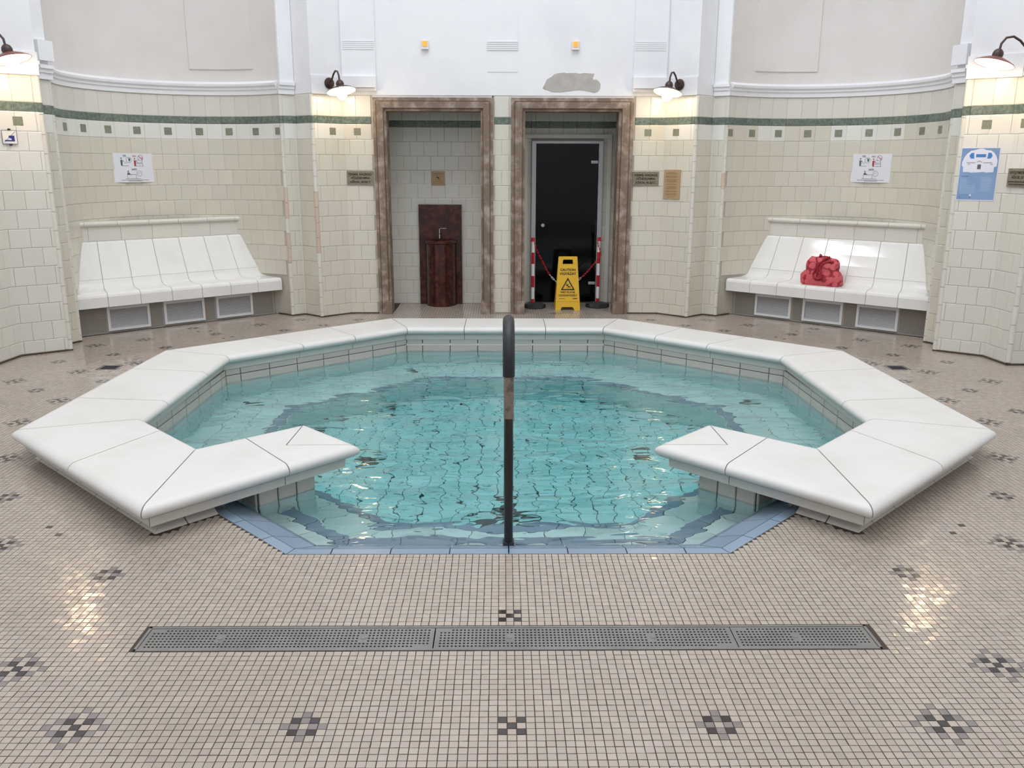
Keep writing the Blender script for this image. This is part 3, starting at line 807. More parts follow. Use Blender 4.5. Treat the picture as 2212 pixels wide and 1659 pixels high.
# front lip: two rows of blue tiles around the entrance
lip = empty('pool_lip', (0, 3.52, 0), 'blue-grey tiled lip at floor level along the open front of the pool', 'pool edge')
fe = [k for k in front_edges]
lip_i = WP
lo_ = offset_poly(WP, [-.058] * 8); lo2 = offset_poly(WP, [-.115] * 8)
def lip_row(d0, d1, zin, zout):
    for k in fe:
        P = offset_poly(WP, [d0] * 8); Q = offset_poly(WP, [d1] * 8)
        a0, b0, a1, b1 = V2(P[k]), V2(P[(k + 1) % 8]), V2(Q[k]), V2(Q[(k + 1) % 8])
        m0 = (a0 + b0) / 2; d = (b0 - a0).normalized(); n = Vector((d.y, -d.x)); h0 = (b0 - a0).length / 2; h1 = (b1 - a1).length / 2
        x = -math.ceil(h1 / .26) * .26
        while x < h1:
            lo, hi = max(x, -h1), min(x + .26, h1); x += .26
            if hi - lo < .012: continue
            l0, r0 = max(lo, -h0), min(hi, h0)
            if r0 - l0 < .004: continue
            g = .0028; w = (d0 - d1)
            pts = [m0 + d * (l0 + g), m0 + d * (r0 - g), m0 + d * (hi - g) + n * (w - g), m0 + d * (lo + g) + n * (w - g)]
            zz = [zin, zin, zout, zout]
            vv = [(p.x, p.y, z) for p, z in zip(pts, zz)] + [(p.x, p.y, -.06) for p in pts]
            link_mesh('lip_tile', vv, [(0, 1, 2, 3), (4, 5, 1, 0), (5, 6, 2, 1), (6, 7, 3, 2), (7, 4, 0, 3)], MT['blue_tile'], None)
            setp(bpy.context.scene.collection.objects[-1] if False else C.objects[-1], lip)
lip_row(.095, -.058, -.056, .0005)
lip_row(-.058, -.115, .0005, .0012)

# water body
wp_ = offset_poly(WP, [-.002] * 8)
water = prism('pool_water', wp_, ZB - .03, ZW, MT['water']); tag(water, 'clear turquoise rippled water filling the octagonal pool', 'water', kind='stuff')

# ------------------------------------------------------------------ kerb (coping)
kerb = empty('pool_kerb', (0, 6.0, 0), 'low white stone kerb around the octagonal pool, with two arms over the water', 'pool kerb')
KT, KB = .180, .110
r_ = .054
PROF = [(r_ * (1 - math.cos(a)), (KT + KB) / 2 + (KT - KB) / 2 * math.sin(a)) for a in [math.radians(-90 + 15 * i) for i in range(13)]]
# nose extents (right side): outer O*, inner I*
Oa, Ob, Oc, Od, Oe = (1.140, 8.475), (2.805, 6.925), (2.828, 4.715), (1.622, 3.552), (.797, 4.452)
Ib = (2.192, 6.690); Ia = (.912, 7.915); Ic = (2.168, 4.955); Id = (1.665, 4.425); Ie = (1.187, 4.862)
def lp(p, q, u): return (p[0] + (q[0] - p[0]) * u, p[1] + (q[1] - p[1]) * u)
def piece(s, poly, flags, nm='coping_slab'):
    P = [sd(p, s) for p in poly]
    layered(nm, P, flags, PROF, MT['kerb'], kerb, gap=.003, smooth=True)
    # fascia under the nosing, slightly set back
    layered('fascia_block', P, flags, [(.064, .055), (.061, KB + .002)], MT['fascia'], kerb, gap=.002)
    layered('joint_filler', P, flags, [(.068, .06), (.068, .112), (.027, .1135), (.018, .145), (.027, .164), (.062, .1765)], MT['kerb_joint'], kerb, gap=-.0005)
apex = (1.197, 4.447)
for s in (-1, 1):
    # back half piece is handled separately; back-diagonal three slabs
    u = [0, .325, .62, 1.0]
    for a, b in zip(u, u[1:]): piece(s, [lp(Oa, Ob, a), lp(Oa, Ob, b), lp(Ia, Ib, b if b == 1 else b), lp(Ia, Ib, a)], [1, 0, 1, 0])
    u = [(0, 0), (.30, .31), (.675, .77), (1, 1)]
    for (a, a2), (b, b2) in zip(u, u[1:]): piece(s, [lp(Ob, Oc, a), lp(Ob, Oc, b), lp(Ib, Ic, b2), lp(Ib, Ic, a2)], [1, 0, 1, 0])
    u = [(0, 0), (.50, .40), (1, 1)]
    for (a, a2), (b, b2) in zip(u, u[1:]): piece(s, [lp(Oc, Od, a), lp(Oc, Od, b), lp(Ic, Id, b2), lp(Ic, Id, a2)], [1, 0, 1, 0])
    Jo, Ji = lp(Od, Oe, .63), lp(Id, Ie, .40)
    piece(s, [Od, Jo, Ji, Id], [1, 0, 1, 0])
    piece(s, [Jo, Oe, apex, Ie, Ji], [1, 0, 0, 1, 0])
    piece(s, [Oe, Ie, apex], [1, 0, 0])
# back side: three slabs
bx = [-1.140, -.38, .38, 1.140]; ix = [-.912, -.383, .378, .912]
for k in range(3):
    piece(1, [(bx[k], 8.475), (bx[k + 1], 8.475), (ix[k + 1], 7.915), (ix[k], 7.915)], [1, 0, 1, 0])

# kerb body below (between fascia and basin wall) and cove tiles on the outer face
def kerb_body(poly, z0, z1, nm='kerb_body', key='kerb_joint'):
    prism(nm, poly, z0, z1, MT[key], kerb)
def inset_line(p, q, d):      # shift line p->q towards the pool by d (right side, going clockwise)
    a = Vector(p); b = Vector(q); e = (b - a).normalized(); n = Vector((e.y, -e.x))
    return a, b, e, n
BO = offset_poly([Oe, Od, Oc, Ob, Oa, (0, 8.475), (0, 5.0)], [.15] * 5 + [0, 0])
for s in (-1, 1):
    oo = [Oa, Ob, Oc, Od]
    out = offset_poly([(0, 5), Oe, Od, Oc, Ob, Oa, (0, 8.475)], [0, .15, .15, .15, .15, .15, 0])
    Pd, Pc, Pb, Pa = out[2], out[3], out[4], out[5]
    ins = [(.93, 7.985), (2.245, 6.73), (2.245, 4.94), (1.43, 4.10)]
    kerb_body([sd(p, s) for p in (Pa, Pb, (2.250, 6.733), (.932, 7.99))], 0, .056)
    kerb_body([sd(p, s) for p in (Pb, Pc, (2.250, 4.94), (2.250, 6.733))], 0, .056)
    kerb_body([sd(p, s) for p in (Pc, Pd, (1.42, 3.99), (1.44, 4.10), (2.250, 4.94))], 0, .056)
    # cove tiles along front-diagonal, arm foot and side
    def cove(p, q, Lt, start, end, cat='cove_tile'):
        a = Vector(p); b = Vector(q); e = (b - a).normalized(); L = (b - a).length
        n = Vector((e.y, -e.x))
        c = Vector((1.2, 5.6))
        if n.dot(c - a) < 0: n = -n       # towards pool
        x = start
        prof = [(.150, .056), (.142, .040), (.128, .024), (.108, .010), (.094, .0)]
        cap0 = 1 if start < .001 else 0
        while x < end - .01:
            x2 = min(end, x + Lt); g = .0035
            vv = []; ff = []
            for xx in (x + g, x2 - g):
                for d_, z in prof:
                    # mitre at ends of the whole line
                    sh = 0
                    if x < .001 and xx == x + g: sh = d_ * MITRE[0]
                    if abs(x2 - L) < .001 and xx == x2 - g: sh = -d_ * MITRE[1]
                    P = a + e * (xx + sh) + n * d_
                    vv.append((s * P.x, P.y, z))
                P = a + e * (xx + (prof[0][0] * MITRE[0] if x < .001 and xx == x + g else 0)) + n * .17; vv.append((s * P.x, P.y, .0))
            m_ = len(prof) + 1
            for k in range(m_ - 1): ff.append((k, k + 1, m_ + k + 1, m_ + k))
            ff.append(tuple(range(m_))); ff.append(tuple(range(2 * m_ - 1, m_ - 1, -1)))
            link_mesh(cat, vv, ff, MT['kerb_side'], None); setp(C.objects[-1], kerb)
            x = x2
    MITRE = (1.0, .41)
    cove(Od, Oc, .26, 0, (Vector(Oc) - Vector(Od)).length)
    MITRE = (1.0, 0)
    cove(Od, Oe, .26, 0, .42)
    MITRE = (.41, .41)
    cove(Oc, Ob, .26, 0, (Vector(Ob) - Vector(Oc)).length)
    # dark joints between cove tiles are the gaps; pier under the arm
    pier = []
    e = (Vector(Oe) - Vector(Od)).normalized(); nn = Vector((-e.y, e.x)) * -1
    nn = Vector((e.y, -e.x))
    if nn.dot(Vector((1.6, 4.4)) - Vector(Od)) < 0: nn = -nn
    L = (Vector(Oe) - Vector(Od)).length
    p0 = Vector(Od) + e * (L - .545) + nn * .165; p1 = Vector(Od) + e * (L - .20) + nn * .165
    p2 = p1 + nn * .27; p3 = p0 + nn * .27
    prism('pier_core', [sd(tuple(p), s) for p in (p0, p1, p2, p3)], ZB, .056, MT['basin_grout'], kerb)
    def pier_face(a, b, cols, out_n):
        d = (b - a) / cols
        for c_ in range(cols):
            m_ = a + d * (c_ + .5)
            for zt, zb, key in ((.054, -.075, 'rim_tile'), (-.075, -.20, 'basin_tile'), (-.20, -.33, 'basin_tile'), (-.33, -.46, 'basin_tile')):
                o = put_tile('pier_tile', key, s * m_.x, m_.y, (zt + zb) / 2, s * out_n.x, out_n.y, d.length - .007, zt - zb - .004, .012, None)
                wm = o.matrix_world.copy(); o.parent = kerb; o.matrix_parent_inverse = kerb.matrix_basis.inverted()
    pier_face(p0, p1, 3, -nn); pier_face(p1, p2, 2, e); pier_face(p3, p0, 2, -e)
for o in list(C.objects):
    if o.parent == kerb and o.matrix_parent_inverse == Matrix(): o.matrix_parent_inverse = kerb.matrix_basis.inverted()

# ------------------------------------------------------------------ handrail
hr = empty('handrail', (0, 3.68, 0), 'black pipe handrail rising from the front edge of the pool over the steps', 'handrail')
def arc_pts(c, r, a0, a1, n, yz=True):
    return [(0, c[0] + r * math.cos(math.radians(a0 + (a1 - a0) * k / n)), c[1] + r * math.sin(math.radians(a0 + (a1 - a0) * k / n))) for k in range(n + 1)]
up_pts = arc_pts((3.86, .785), .18, 180, 20, 14)
post = [(0, 3.68, -.23), (0, 3.68, .57)]
setp(tube('lower_post', post, .0205, MT['black_pipe'], None, 16), hr)
setp(tube('worn_section', [(0, 3.68, .56), (0, 3.68, .755)], .0225, MT['worn_pipe'], None, 16), hr)
setp(tube('rubber_sleeve', [(0, 3.68, .75), (0, 3.68, .765)] + up_pts + [(0, 4.15, .68)], .0265, MT['rubber'], None, 16), hr)
setp(tube('descending_pipe', [(0, 4.14, .70), (0, 4.30, .32), (0, 4.52, -.30), (0, 4.56, -.5), (0, 4.56, ZB + .0)], .0205, MT['black_pipe'], None, 16), hr)
setp(box('base_bracket', (0, 3.685, -.075), (.052, .05, .085), MT['base_rubber'], None, .006), hr)
bm = bmesh.new()
bm.free()

# ------------------------------------------------------------------ linear floor drain
dn = empty('linear_floor_drain', (0, 2.78, 0), 'long perforated steel floor drain set in the mosaic in front of the pool', 'floor drain')
bm = bmesh.new()
for c, s_ in (((-.003, 2.7055, -.004), (2.638, .011, .012)), ((-.003, 2.8565, -.004), (2.638, .011, .012)), ((-1.3165, 2.781, -.004), (.011, .162, .012)), ((1.3105, 2.781, -.004), (.011, .162, .012))):
    bm_box(bm, c, s_, .001)
setp(from_bm('drain_frame', bm, MT['steel']), dn)
v = [(-1.32, 2.70, -.003), (1.314, 2.70, -.003), (1.314, 2.862, -.003), (-1.32, 2.862, -.003), (-1.32, 2.70, -.07), (1.314, 2.70, -.07), (1.314, 2.862, -.07), (-1.32, 2.862, -.07)]
setp(link_mesh('drain_channel', v, [(0, 1, 5, 4), (1, 2, 6, 5), (2, 3, 7, 6), (3, 0, 4, 7), (4, 5, 6, 7)], MT['black_void']), dn)
def perf_plate(x0, x1, screws):
    px, py = .0142, .0180; y0, y1 = 2.7125, 2.8495; z = .0005; r = .0044
    nx = int((x1 - x0 - .02) / px); ny = 7
    ox = (x0 + x1) / 2 - nx * px / 2; oy = (y0 + y1) / 2 - ny * py / 2
    bm = bmesh.new()
    def q(a, b, c, d): bm.faces.new([bm.verts.new((p[0], p[1], z)) for p in (a, b, c, d)])
    q((x0, y0), (x1, y0), (x1, oy), (x0, oy)); q((x0, oy + ny * py), (x1, oy + ny * py), (x1, y1), (x0, y1))
    q((x0, oy), (ox, oy), (ox, oy + ny * py), (x0, oy + ny * py)); q((ox + nx * px, oy), (x1, oy), (x1, oy + ny * py), (ox + nx * px, oy + ny * py))
    for i in range(nx):
        for j in range(ny):
            cx = ox + (i + .5) * px; cy = oy + (j + .5) * py
            cor = [(cx + a * px / 2, cy + b * py / 2) for a, b in ((-1, -1), (0, -1), (1, -1), (1, 0), (1, 1), (0, 1), (-1, 1), (-1, 0))]
            solid = any(abs(cx - sx) < .013 and j in (2, 3, 4) for sx in screws) or (j == 0 and i > nx - 5) or (j == 6 and i < 3)
            if solid: bm.faces.new([bm.verts.new((*c, z)) for c in cor]); continue
            hol = [(cx + r * math.cos(a), cy + r * math.sin(a)) for a in [math.radians(-135 + 45 * k) for k in range(8)]]
            vo = [bm.verts.new((*c, z)) for c in cor]; vi = [bm.verts.new((*c, z)) for c in hol]; vd = [bm.verts.new((*c, z - .002)) for c in hol]
            for k in range(8):
                bm.faces.new((vo[k], vo[(k + 1) % 8], vi[(k + 1) % 8], vi[k])); bm.faces.new((vi[k], vi[(k + 1) % 8], vd[(k + 1) % 8], vd[k]))
    pl = from_bm('grate_plate', bm, MT['steel']); setp(pl, dn)
    for sx in screws:
        sc_ = lathe('screw', [(0.0, .0012), (.0035, .0012), (.0045, .002), (.0085, .0022), (.0095, .0008)], MT['steel'], None, 14, (sx, 2.781, 0)); sc_.parent = pl
        sc_.matrix_parent_inverse = Matrix()
    return pl
perf_plate(-1.309, -.2755, [-1.04, -.527]); perf_plate(-.2715, .807, [-.003, .515]); perf_plate(.810, 1.303, [1.03])
for o in C.objects:
    if o.parent and o.parent.name.startswith('grate_plate'):
        o.matrix_parent_inverse = (dn.matrix_basis @ o.parent.matrix_parent_inverse @ o.parent.matrix_basis).inverted() if False else Matrix()

for s, w_ in ((-1, 'left'), (1, 'right')):
    g = empty('square_floor_grate', (s * 3.31, 7.05, 0), 'small square dark metal grate in the mosaic behind the %s side of the pool' % w_, 'floor grate', 'square grates beside the pool')
    bm = bmesh.new()
    for c, s_ in (((0, -.072, -.001), (.15, .008, .006)), ((0, .072, -.001), (.15, .008, .006)), ((-.072, 0, -.001), (.008, .15, .006)), ((.072, 0, -.001), (.008, .15, .006))): bm_box(bm, c, s_)
    from_bm('grate_frame', bm, MT['mesh_grey'], g)
    for k in range(8): box('grate_bar', (0, -.062 + k * .0175, -.001), (.136, .008, .005), MT['base_rubber'], g)
    for k in range(4): box('grate_bar', (-.048 + k * .032, 0, -.0015), (.006, .136, .004), MT['base_rubber'], g)

# ------------------------------------------------------------------ benches in the niches
P0 = Vector((4.16, 8.36)); BU = Vector((-.749, .662)).normalized(); BN = Vector((.662, .749)).normalized()
def bpt(s, al, dep, z):
    p = P0 + BU * al + BN * (dep + .03); return (s * p.x, p.y, z)
FJ = [-.03, .255, .57, .888, 1.205, 1.522, 1.835, 2.125]
def fan(al, dep):      # joints converge slightly towards the back
    u = (dep + .13) / .49; return 1.047 + (al - 1.047) * (1 - .13 * u)
def ext(s, name, prof, a, b, m, par, gap=.003, fanned=True, smooth=True):
    n = len(prof); v = []
    for al, g in ((a, gap), (b, -gap)):
        for dep, z in prof:
            x = (fan(al, dep) if fanned else al) + g; v.append(bpt(s, x, dep, z))
    bm = bmesh.new(); vs = [bm.verts.new(p) for p in v]
    for k in range(n): bm.faces.new((vs[k], vs[(k + 1) % n], vs[n + (k + 1) % n], vs[n + k]))
    f0 = bm.faces.new(vs[:n]); f1 = bm.faces.new(vs[n:][::-1]); f0.normal_update(); f1.normal_update(); bmesh.ops.triangulate(bm, faces=[f0, f1])
    o = from_bm(name, bm, m, par)
    return setp(o, par)
seat_prof = [(-.13, .285), (-.131, .385), (-.125, .405), (-.112, .417), (-.09, .421), (.02, .424), (.10, .428), (.145, .437), (.17, .455), (.186, .485), (.196, .52), (.25, .52), (.25, .36), (.0, .36), (-.07, .285)]
back_prof = [(.197, .522), (.240, .62), (.285, .73), (.325, .835), (.338, .868), (.350, .882), (.366, .887), (.385, .887), (.385, .522)]
core_prof = [(-.126, .288), (-.126, .395), (-.09, .412), (.12, .424), (.165, .440), (.205, .52), (.248, .62), (.293, .73), (.333, .835), (.355, .874), (.384, .882), (.384, .30)]
for s, w_ in ((-1, 'left'), (1, 'right')):
    b = empty('ceramic_bench', (s * 3.4, 9.1, 0), 'long white glazed tile bench in the %s niche, %s' % (w_, 'empty' if s < 0 else 'holding the red bag'), 'bench', 'white tiled benches in the two niches')
    for k in range(7):
        ext(s, 'seat_tile', seat_prof, FJ[k], FJ[k + 1], MT['bench'], b)
        ext(s, 'backrest_tile', back_prof, FJ[k], FJ[k + 1], MT['bench'], b)
    ext(s, 'bench_core', core_prof, FJ[0] + .004, FJ[-1] - .004, MT['bench_grout'], b, 0)
    # front panel under the seat, with small grey mosaic
    ext(s, 'front_panel', [(.02, 0), (.02, .285), (.06, .285), (.06, 0)], -.02, 2.09, MT['bench_grout'], b, 0, False)
    v = []; f = []; q = .0245
    for i in range(int(2.09 / q)):
        al = -.01 + i * q
        if any(lo - .005 < al + q / 2 < hi + .005 for lo, hi in ((.27, .69), (.835, 1.27), (1.40, 1.82))): continue
        for j in range(11):
            z = .012 + j * q; k = len(v)
            v += [bpt(s, al + .001, .017, z + .001), bpt(s, al + q - .001, .017, z + .001), bpt(s, al + q - .001, .017, z + q - .001), bpt(s, al + .001, .017, z + q - .001)]
            f.append((k, k + 1, k + 2, k + 3))
    o = link_mesh('panel_mosaic', v, f, MT['mosaic_grey']); setp(o, b); o['kind'] = 'stuff'
    for lo, hi in ((.27, .69), (.835, 1.27), (1.40, 1.82)):
        bm = bmesh.new(); z0, z1 = .022, .262; w2 = .026
        def q4(a0, a1, c0, c1):
            vs = [bm.verts.new(bpt(s, a_, d_, z_)) for a_, z_ in ((a0, c0), (a1, c0), (a1, c1), (a0, c1)) for d_ in (.0, .02)]
            A = vs
            for fc in ((0, 2, 4, 6), (1, 3, 5, 7), (0, 1, 3, 2), (2, 3, 5, 4), (4, 5, 7, 6), (6, 7, 1, 0)): bm.faces.new([A[i_] for i_ in fc])
        q4(lo, hi, z0, z0 + w2); q4(lo, hi, z1 - w2, z1); q4(lo, lo + w2, z0 + w2, z1 - w2); q4(hi - w2, hi, z0 + w2, z1 - w2)
        vf = setp(from_bm('vent_frame', bm, MT['white_paint']), b)
        vm_ = link_mesh('vent_mesh', [bpt(s, lo + w2, .012, z0 + w2), bpt(s, hi - w2, .012, z0 + w2), bpt(s, hi - w2, .012, z1 - w2), bpt(s, lo + w2, .012, z1 - w2)], [(0, 1, 2, 3)], MT['mesh_grey'])
        vm_.parent = vf; vm_.matrix_parent_inverse = b.matrix_basis.inverted() if False else Matrix()
        # louvre lines
        v = []; f = []
        for j in range(16):
            z = z0 + w2 + .005 + j * .0115; k = len(v)
            v += [bpt(s, lo + w2, .010, z), bpt(s, hi - w2, .010, z), bpt(s, hi - w2, .012, z + .004), bpt(s, lo + w2, .012, z + .004)]
            f.append((k, k + 1, k + 2, k + 3))
        lv = link_mesh('vent_louvres', v, f, MT['alu']); lv.parent = vf; lv['kind'] = 'stuff'
    # ledge wall with half-round rail above the backrest
    lw = empty('ledge', (s * 3.4, 9.3, 0), 'straight tiled ledge wall with a rounded cap rail above the %s bench' % w_, 'ledge', 'ledge walls behind the benches')
    ext(s, 'ledge_wall', [(.375, .30), (.375, 1.05), (.55, 1.05), (.55, .30)], .16, 1.93, MT['cream'], lw, 0, False)
    aj = [.13, .25, .57, .89, 1.20, 1.52, 1.84, 1.93]
    for k in range(7):
        pr = [(.375 - .012 + .028 * math.cos(a), 1.06 + .026 * math.sin(a)) for a in [math.radians(30 * i) for i in range(12)]]
        ext(s, 'cap_rail_tile', pr, aj[k], aj[k + 1], MT['cream_new'], lw, .0015, False)
        ext(s, 'ledge_tile', [(.367, .89), (.367, 1.035), (.376, 1.035), (.376, .89)], aj[k] + .035, aj[k + 1] + (.035 if k < 6 else 0), MT['cream_new'], lw, .0015, False)
    ext(s, 'ledge_top', [(.375, 1.052), (.375, 1.068), (.60, 1.068), (.60, 1.052)], .20, 1.88, MT['cream_new'], lw, 0, False)
def fixpar():
    for o in C.objects:      # sub-parts built in world coordinates
        if o.parent and o.parent.parent and o.name.split('.')[0] in ('vent_mesh', 'vent_louvres', 'screw'):
            pm = o.parent; gp = pm.parent
            W_ = gp.matrix_basis @ pm.matrix_parent_inverse @ pm.matrix_basis
            o.matrix_parent_inverse = W_.inverted()
fixpar()

# ------------------------------------------------------------------ red bag on the right bench
bag_c = Vector(bpt(1, 1.10, .03, .4235))
bag = empty('shopping_bag', bag_c, 'soft red bag with pink round pattern standing on the right white bench', 'bag')
def bag_mat():
    m = bpy.data.materials.new('bag_fabric'); m.use_nodes = True; nt = m.node_tree; b_ = nt.nodes['Principled BSDF']
    tc = nt.nodes.new('ShaderNodeTexCoord'); vo = nt.nodes.new('ShaderNodeTexVoronoi'); vo.inputs['Scale'].default_value = 17; vo.inputs['Randomness'].default_value = .8
    vo.feature = 'F1'
    nt.links.new(tc.outputs['Object'], vo.inputs['Vector'])
    cr = nt.nodes.new('ShaderNodeValToRGB'); cr.color_ramp.elements[0].position = .52; cr.color_ramp.elements[0].color = (*lin((204, 88, 96)), 1)
    cr.color_ramp.elements[1].position = .64; cr.color_ramp.elements[1].color = (*lin((146, 26, 44)), 1)
    nt.links.new(vo.outputs['Distance'], cr.inputs[0]); nt.links.new(cr.outputs[0], b_.inputs['Base Color']); b_.inputs['Roughness'].default_value = .6
    return m
ang = math.atan2(-BU.y, -BU.x)          # local x along the bench to the right of the view
Rb = Matrix.Rotation(math.atan2(-.662, .749), 3, 'Z')
rings = [(0, .20, .075), (.012, .215, .085), (.06, .222, .09), (.10, .215, .085), (.14, .185, .072), (.155, .168, .07), (.19, .172, .068), (.23, .168, .06), (.265, .150, .045), (.29, .125, .028), (.298, .10, .012)]
bm = bmesh.new(); rr = []
for z, rx, ry in rings:
    ring = []
    for k in range(36):
        a = 2 * PI * k / 36; ca, sa = math.cos(a), math.sin(a)
        x = rx * math.copysign(abs(ca) ** .62, ca); y = ry * math.copysign(abs(sa) ** .62, sa)
        wob = .006 * math.sin(5 * a + z * 40) + .005 * math.sin(9 * a - z * 23)
        zz = z + (.012 * math.sin(x * 38 + 1) if z > .2 else 0)
        ring.append(bm.verts.new(Rb @ Vector((x + wob * ca + (.008 if z > .2 else 0), y + wob * sa, zz))))
    rr.append(ring)
for a, b in zip(rr, rr[1:]):
    for k in range(36): bm.faces.new((a[k], a[(k + 1) % 36], b[(k + 1) % 36], b[k]))
bm.faces.new(rr[0]); bm.faces.new(rr[-1])
MT['bag'] = bag_mat(); MT['bag_dark'] = mat('bag_strap_red', (150, 14, 36), .6)
from_bm('bag_body', bm, MT['bag'], bag, True)
def bl(x, y, z): return tuple(Rb @ Vector((x, y, z)))
tube('handle', [bl(.075, -.02, .30), bl(.05, -.055, .285), bl(.0, -.08, .235), bl(-.035, -.088, .17), bl(-.06, -.094, .12), bl(-.045, -.10, .085), bl(.0, -.104, .075), bl(.03, -.102, .085), bl(.03, -.096, .13), bl(.0, -.088, .19), bl(.03, -.075, .24), bl(.09, -.06, .262), bl(.135, -.03, .25)], .0075, MT['bag_dark'], bag, 8, False, 1.6)
tube('handle', [bl(-.065, -.03, .285), bl(-.045, -.06, .25), bl(-.02, -.08, .21), bl(-.018, -.088, .16), bl(-.022, -.098, .10)], .0075, MT['bag_dark'], bag, 8, False, 1.6)
tube('drawstring_knot', [bl(-.035, -.01, .29), bl(-.025, -.02, .318), bl(-.012, -.02, .305)], .012, MT['bag_dark'], bag, 8)

# ------------------------------------------------------------------ stone door surrounds
def surround(name, xo0, xo1, xi0, xi1, label):
    r = empty(name, ((xo0 + xo1) / 2, 9.75, 0), label, 'door surround', 'stone surrounds of the two doorways')
    yo = 9.735; yb = 9.84
    def steps(x0, x1, z0, z1, vertical, nm):
        # three stepped mouldings from outside to opening
        bm = bmesh.new()
        return bm
    wI = xi0 - xo0; wJ = xo1 - xi1
    for sgn, a, b_ in ((1, xo0, xi0), (-1, xo1, xi1)):
        w = abs(b_ - a)
        bm = bmesh.new(); d = 1 if b_ > a else -1
        for f0, f1, y, hz in ((0, .27, yo + .012, 2.357), (.27, .80, yo, 2.318), (.80, 1.0, yo + .022, 2.245)):
            x0, x1 = a + d * w * f0, a + d * w * f1
            bm_box(bm, ((x0 + x1) / 2, (y + yb) / 2, hz / 2), (abs(x1 - x0), yb - y, hz), .002)
        bm_box(bm, (a + d * (w * .72 + .002), (yo - .006 + yb) / 2, .075), (w * .60, yb - yo + .006, .15), .003)
        setp(from_bm('jamb', bm, MT['stone']), r)
        setp(box('reveal', (b_ + d * -.006, 9.90, 1.108), (.014, .15, 2.216), MT['stone'], None), r)
    bm = bmesh.new()
    for z0, z1, y, i0, i1 in ((2.216, 2.245, yo + .022, 1.0, 1.0), (2.245, 2.318, yo, .80, .80), (2.318, 2.357, yo + .012, .27, .27)):
        x0 = xo0 + wI * i0; x1 = xo1 - wJ * i1
        bm_box(bm, ((x0 + x1) / 2, (y + yb) / 2, (z0 + z1) / 2), (x1 - x0, yb - y, z1 - z0), .003)
    setp(from_bm('lintel', bm, MT['stone']), r)
    setp(box('lintel_reveal', ((xi0 + xi1) / 2, 9.90, 2.222), (xi1 - xi0, .15, .014), MT['stone'], None), r)
    bm = bmesh.new()
    for xx, zt in ((xo0 + wI * .27, 2.318), (xo1 - wJ * .27, 2.318), (xi0 - wI * .2, 2.245), (xi1 + wJ * .2, 2.245)):
        bm_box(bm, (xx, yo + .0065, zt / 2), (.006, .016, zt))
    bm_box(bm, ((xo0 + xo1) / 2, yo + .0065, 2.318), ((xo1 - xo0) - wI * .27 - wJ * .27, .016, .006)); bm_box(bm, ((xi0 + xi1) / 2, yo + .0065, 2.246), (xi1 - xi0 + wI * .2 + wJ * .2, .016, .006))
    setp(from_bm('moulding_groove', bm, MT['stone_dark']), r)
surround('stone_door_surround', -1.428, -.128, -1.285, -.262, 'weathered brown stone surround of the left doorway with the drinking fountain')
surround('stone_door_surround', .068, 1.402, .222, 1.240, 'weathered brown stone surround of the right doorway with the black door')
# masonry over the openings behind the plaster is part of the upper walls
for x0, x1 in ((-1.43, -.125), (.07, 1.40)):
    o = box('wall_over_doorway', ((x0 + x1) / 2, 9.90, 2.47), (x1 - x0, .22, .25), MT['plaster']); tag(o, kind='structure')

# ------------------------------------------------------------------ black door
dr_ = bpy.data.objects.new('door_1', None); C.objects.link(dr_); dr_.location = (.75, 10.6, 0); tag(dr_, kind='structure')
fr = setp(box('door_frame', (.35, 10.60, .965), (.052, .06, 1.93), MT['alu'], None, .004), dr_)
setp(box('door_frame', (1.148, 10.60, .965), (.052, .06, 1.93), MT['alu'], None, .004), dr_)
setp(box('door_frame', (.749, 10.60, 1.916), (.746, .06, .03), MT['alu'], None, .003), dr_)
leaf = setp(box('door_leaf', (.749, 10.605, .955), (.744, .012, 1.885), MT['door_glass'], None), dr_)
for z in (1.69, .245):
    setp(box('hinge', (1.075, 10.593, z), (.085, .02, .035), MT['alu'], None, .008), dr_)
setp(lathe('door_knob', [(0, -.03), (.02, -.028), (.022, -.012), (.012, -.006), (.012, 0)], MT['alu'], None, 16, (.463, 10.575, .948), Matrix.Rotation(math.radians(-90), 3, 'X')), dr_)
setp(box('seal_strip', (1.105, 10.597, .82), (.012, .014, .36), MT['black'], None), dr_)

# ------------------------------------------------------------------ drinking fountain
df = empty('drinking_fountain', (-.77, 10.5, 0), 'reddish brown marble drinking fountain with tall back slab inside the left doorway', 'drinking fountain')
setp(box('back_slab', (-.77, 10.505, .598), (.512, .05, 1.196), MT['marble_red'], None, .004), df)
bm = bmesh.new(); seg = 20
cx_, cy_ = -.765, 10.48
def halfring(r, ry, z): return [bm.verts.new((cx_ - r * math.cos(PI * k / seg), cy_ - ry * math.sin(PI * k / seg), z)) for k in range(seg + 1)]
rg = [halfring(.185, .245, .0), halfring(.185, .245, .74), halfring(.197, .258, .75), halfring(.197, .258, .775), halfring(.19, .25, .782), halfring(.155, .21, .782), halfring(.14, .19, .73), halfring(.06, .08, .67)]
for a, b in zip(rg, rg[1:]):
    for k in range(seg): bm.faces.new((a[k], a[k + 1], b[k + 1], b[k]))
bm.faces.new(rg[-1]); 
setp(from_bm('basin', bm, MT['marble_red']), df)
tp = tube('tap', [(-.775, 10.485, .855), (-.775, 10.43, .855), (-.775, 10.405, .845), (-.775, 10.40, .80)], [.013, .013, .012, .008], MT['chrome'], None, 12); setp(tp, df)
setp(tube('tap_lever', [(-.775, 10.41, .86), (-.775, 10.41, .912), (-.765, 10.41, .918), (-.69, 10.40, .920)], [.009, .006, .005, .0045], MT['chrome'], None, 10), df)
setp(lathe('tap_collar', [(0, 0), (.022, 0), (.022, .008), (.014, .012)], MT['black'], None, 18, (-.775, 10.48, .855), Matrix.Rotation(math.radians(90), 3, 'X')), df)

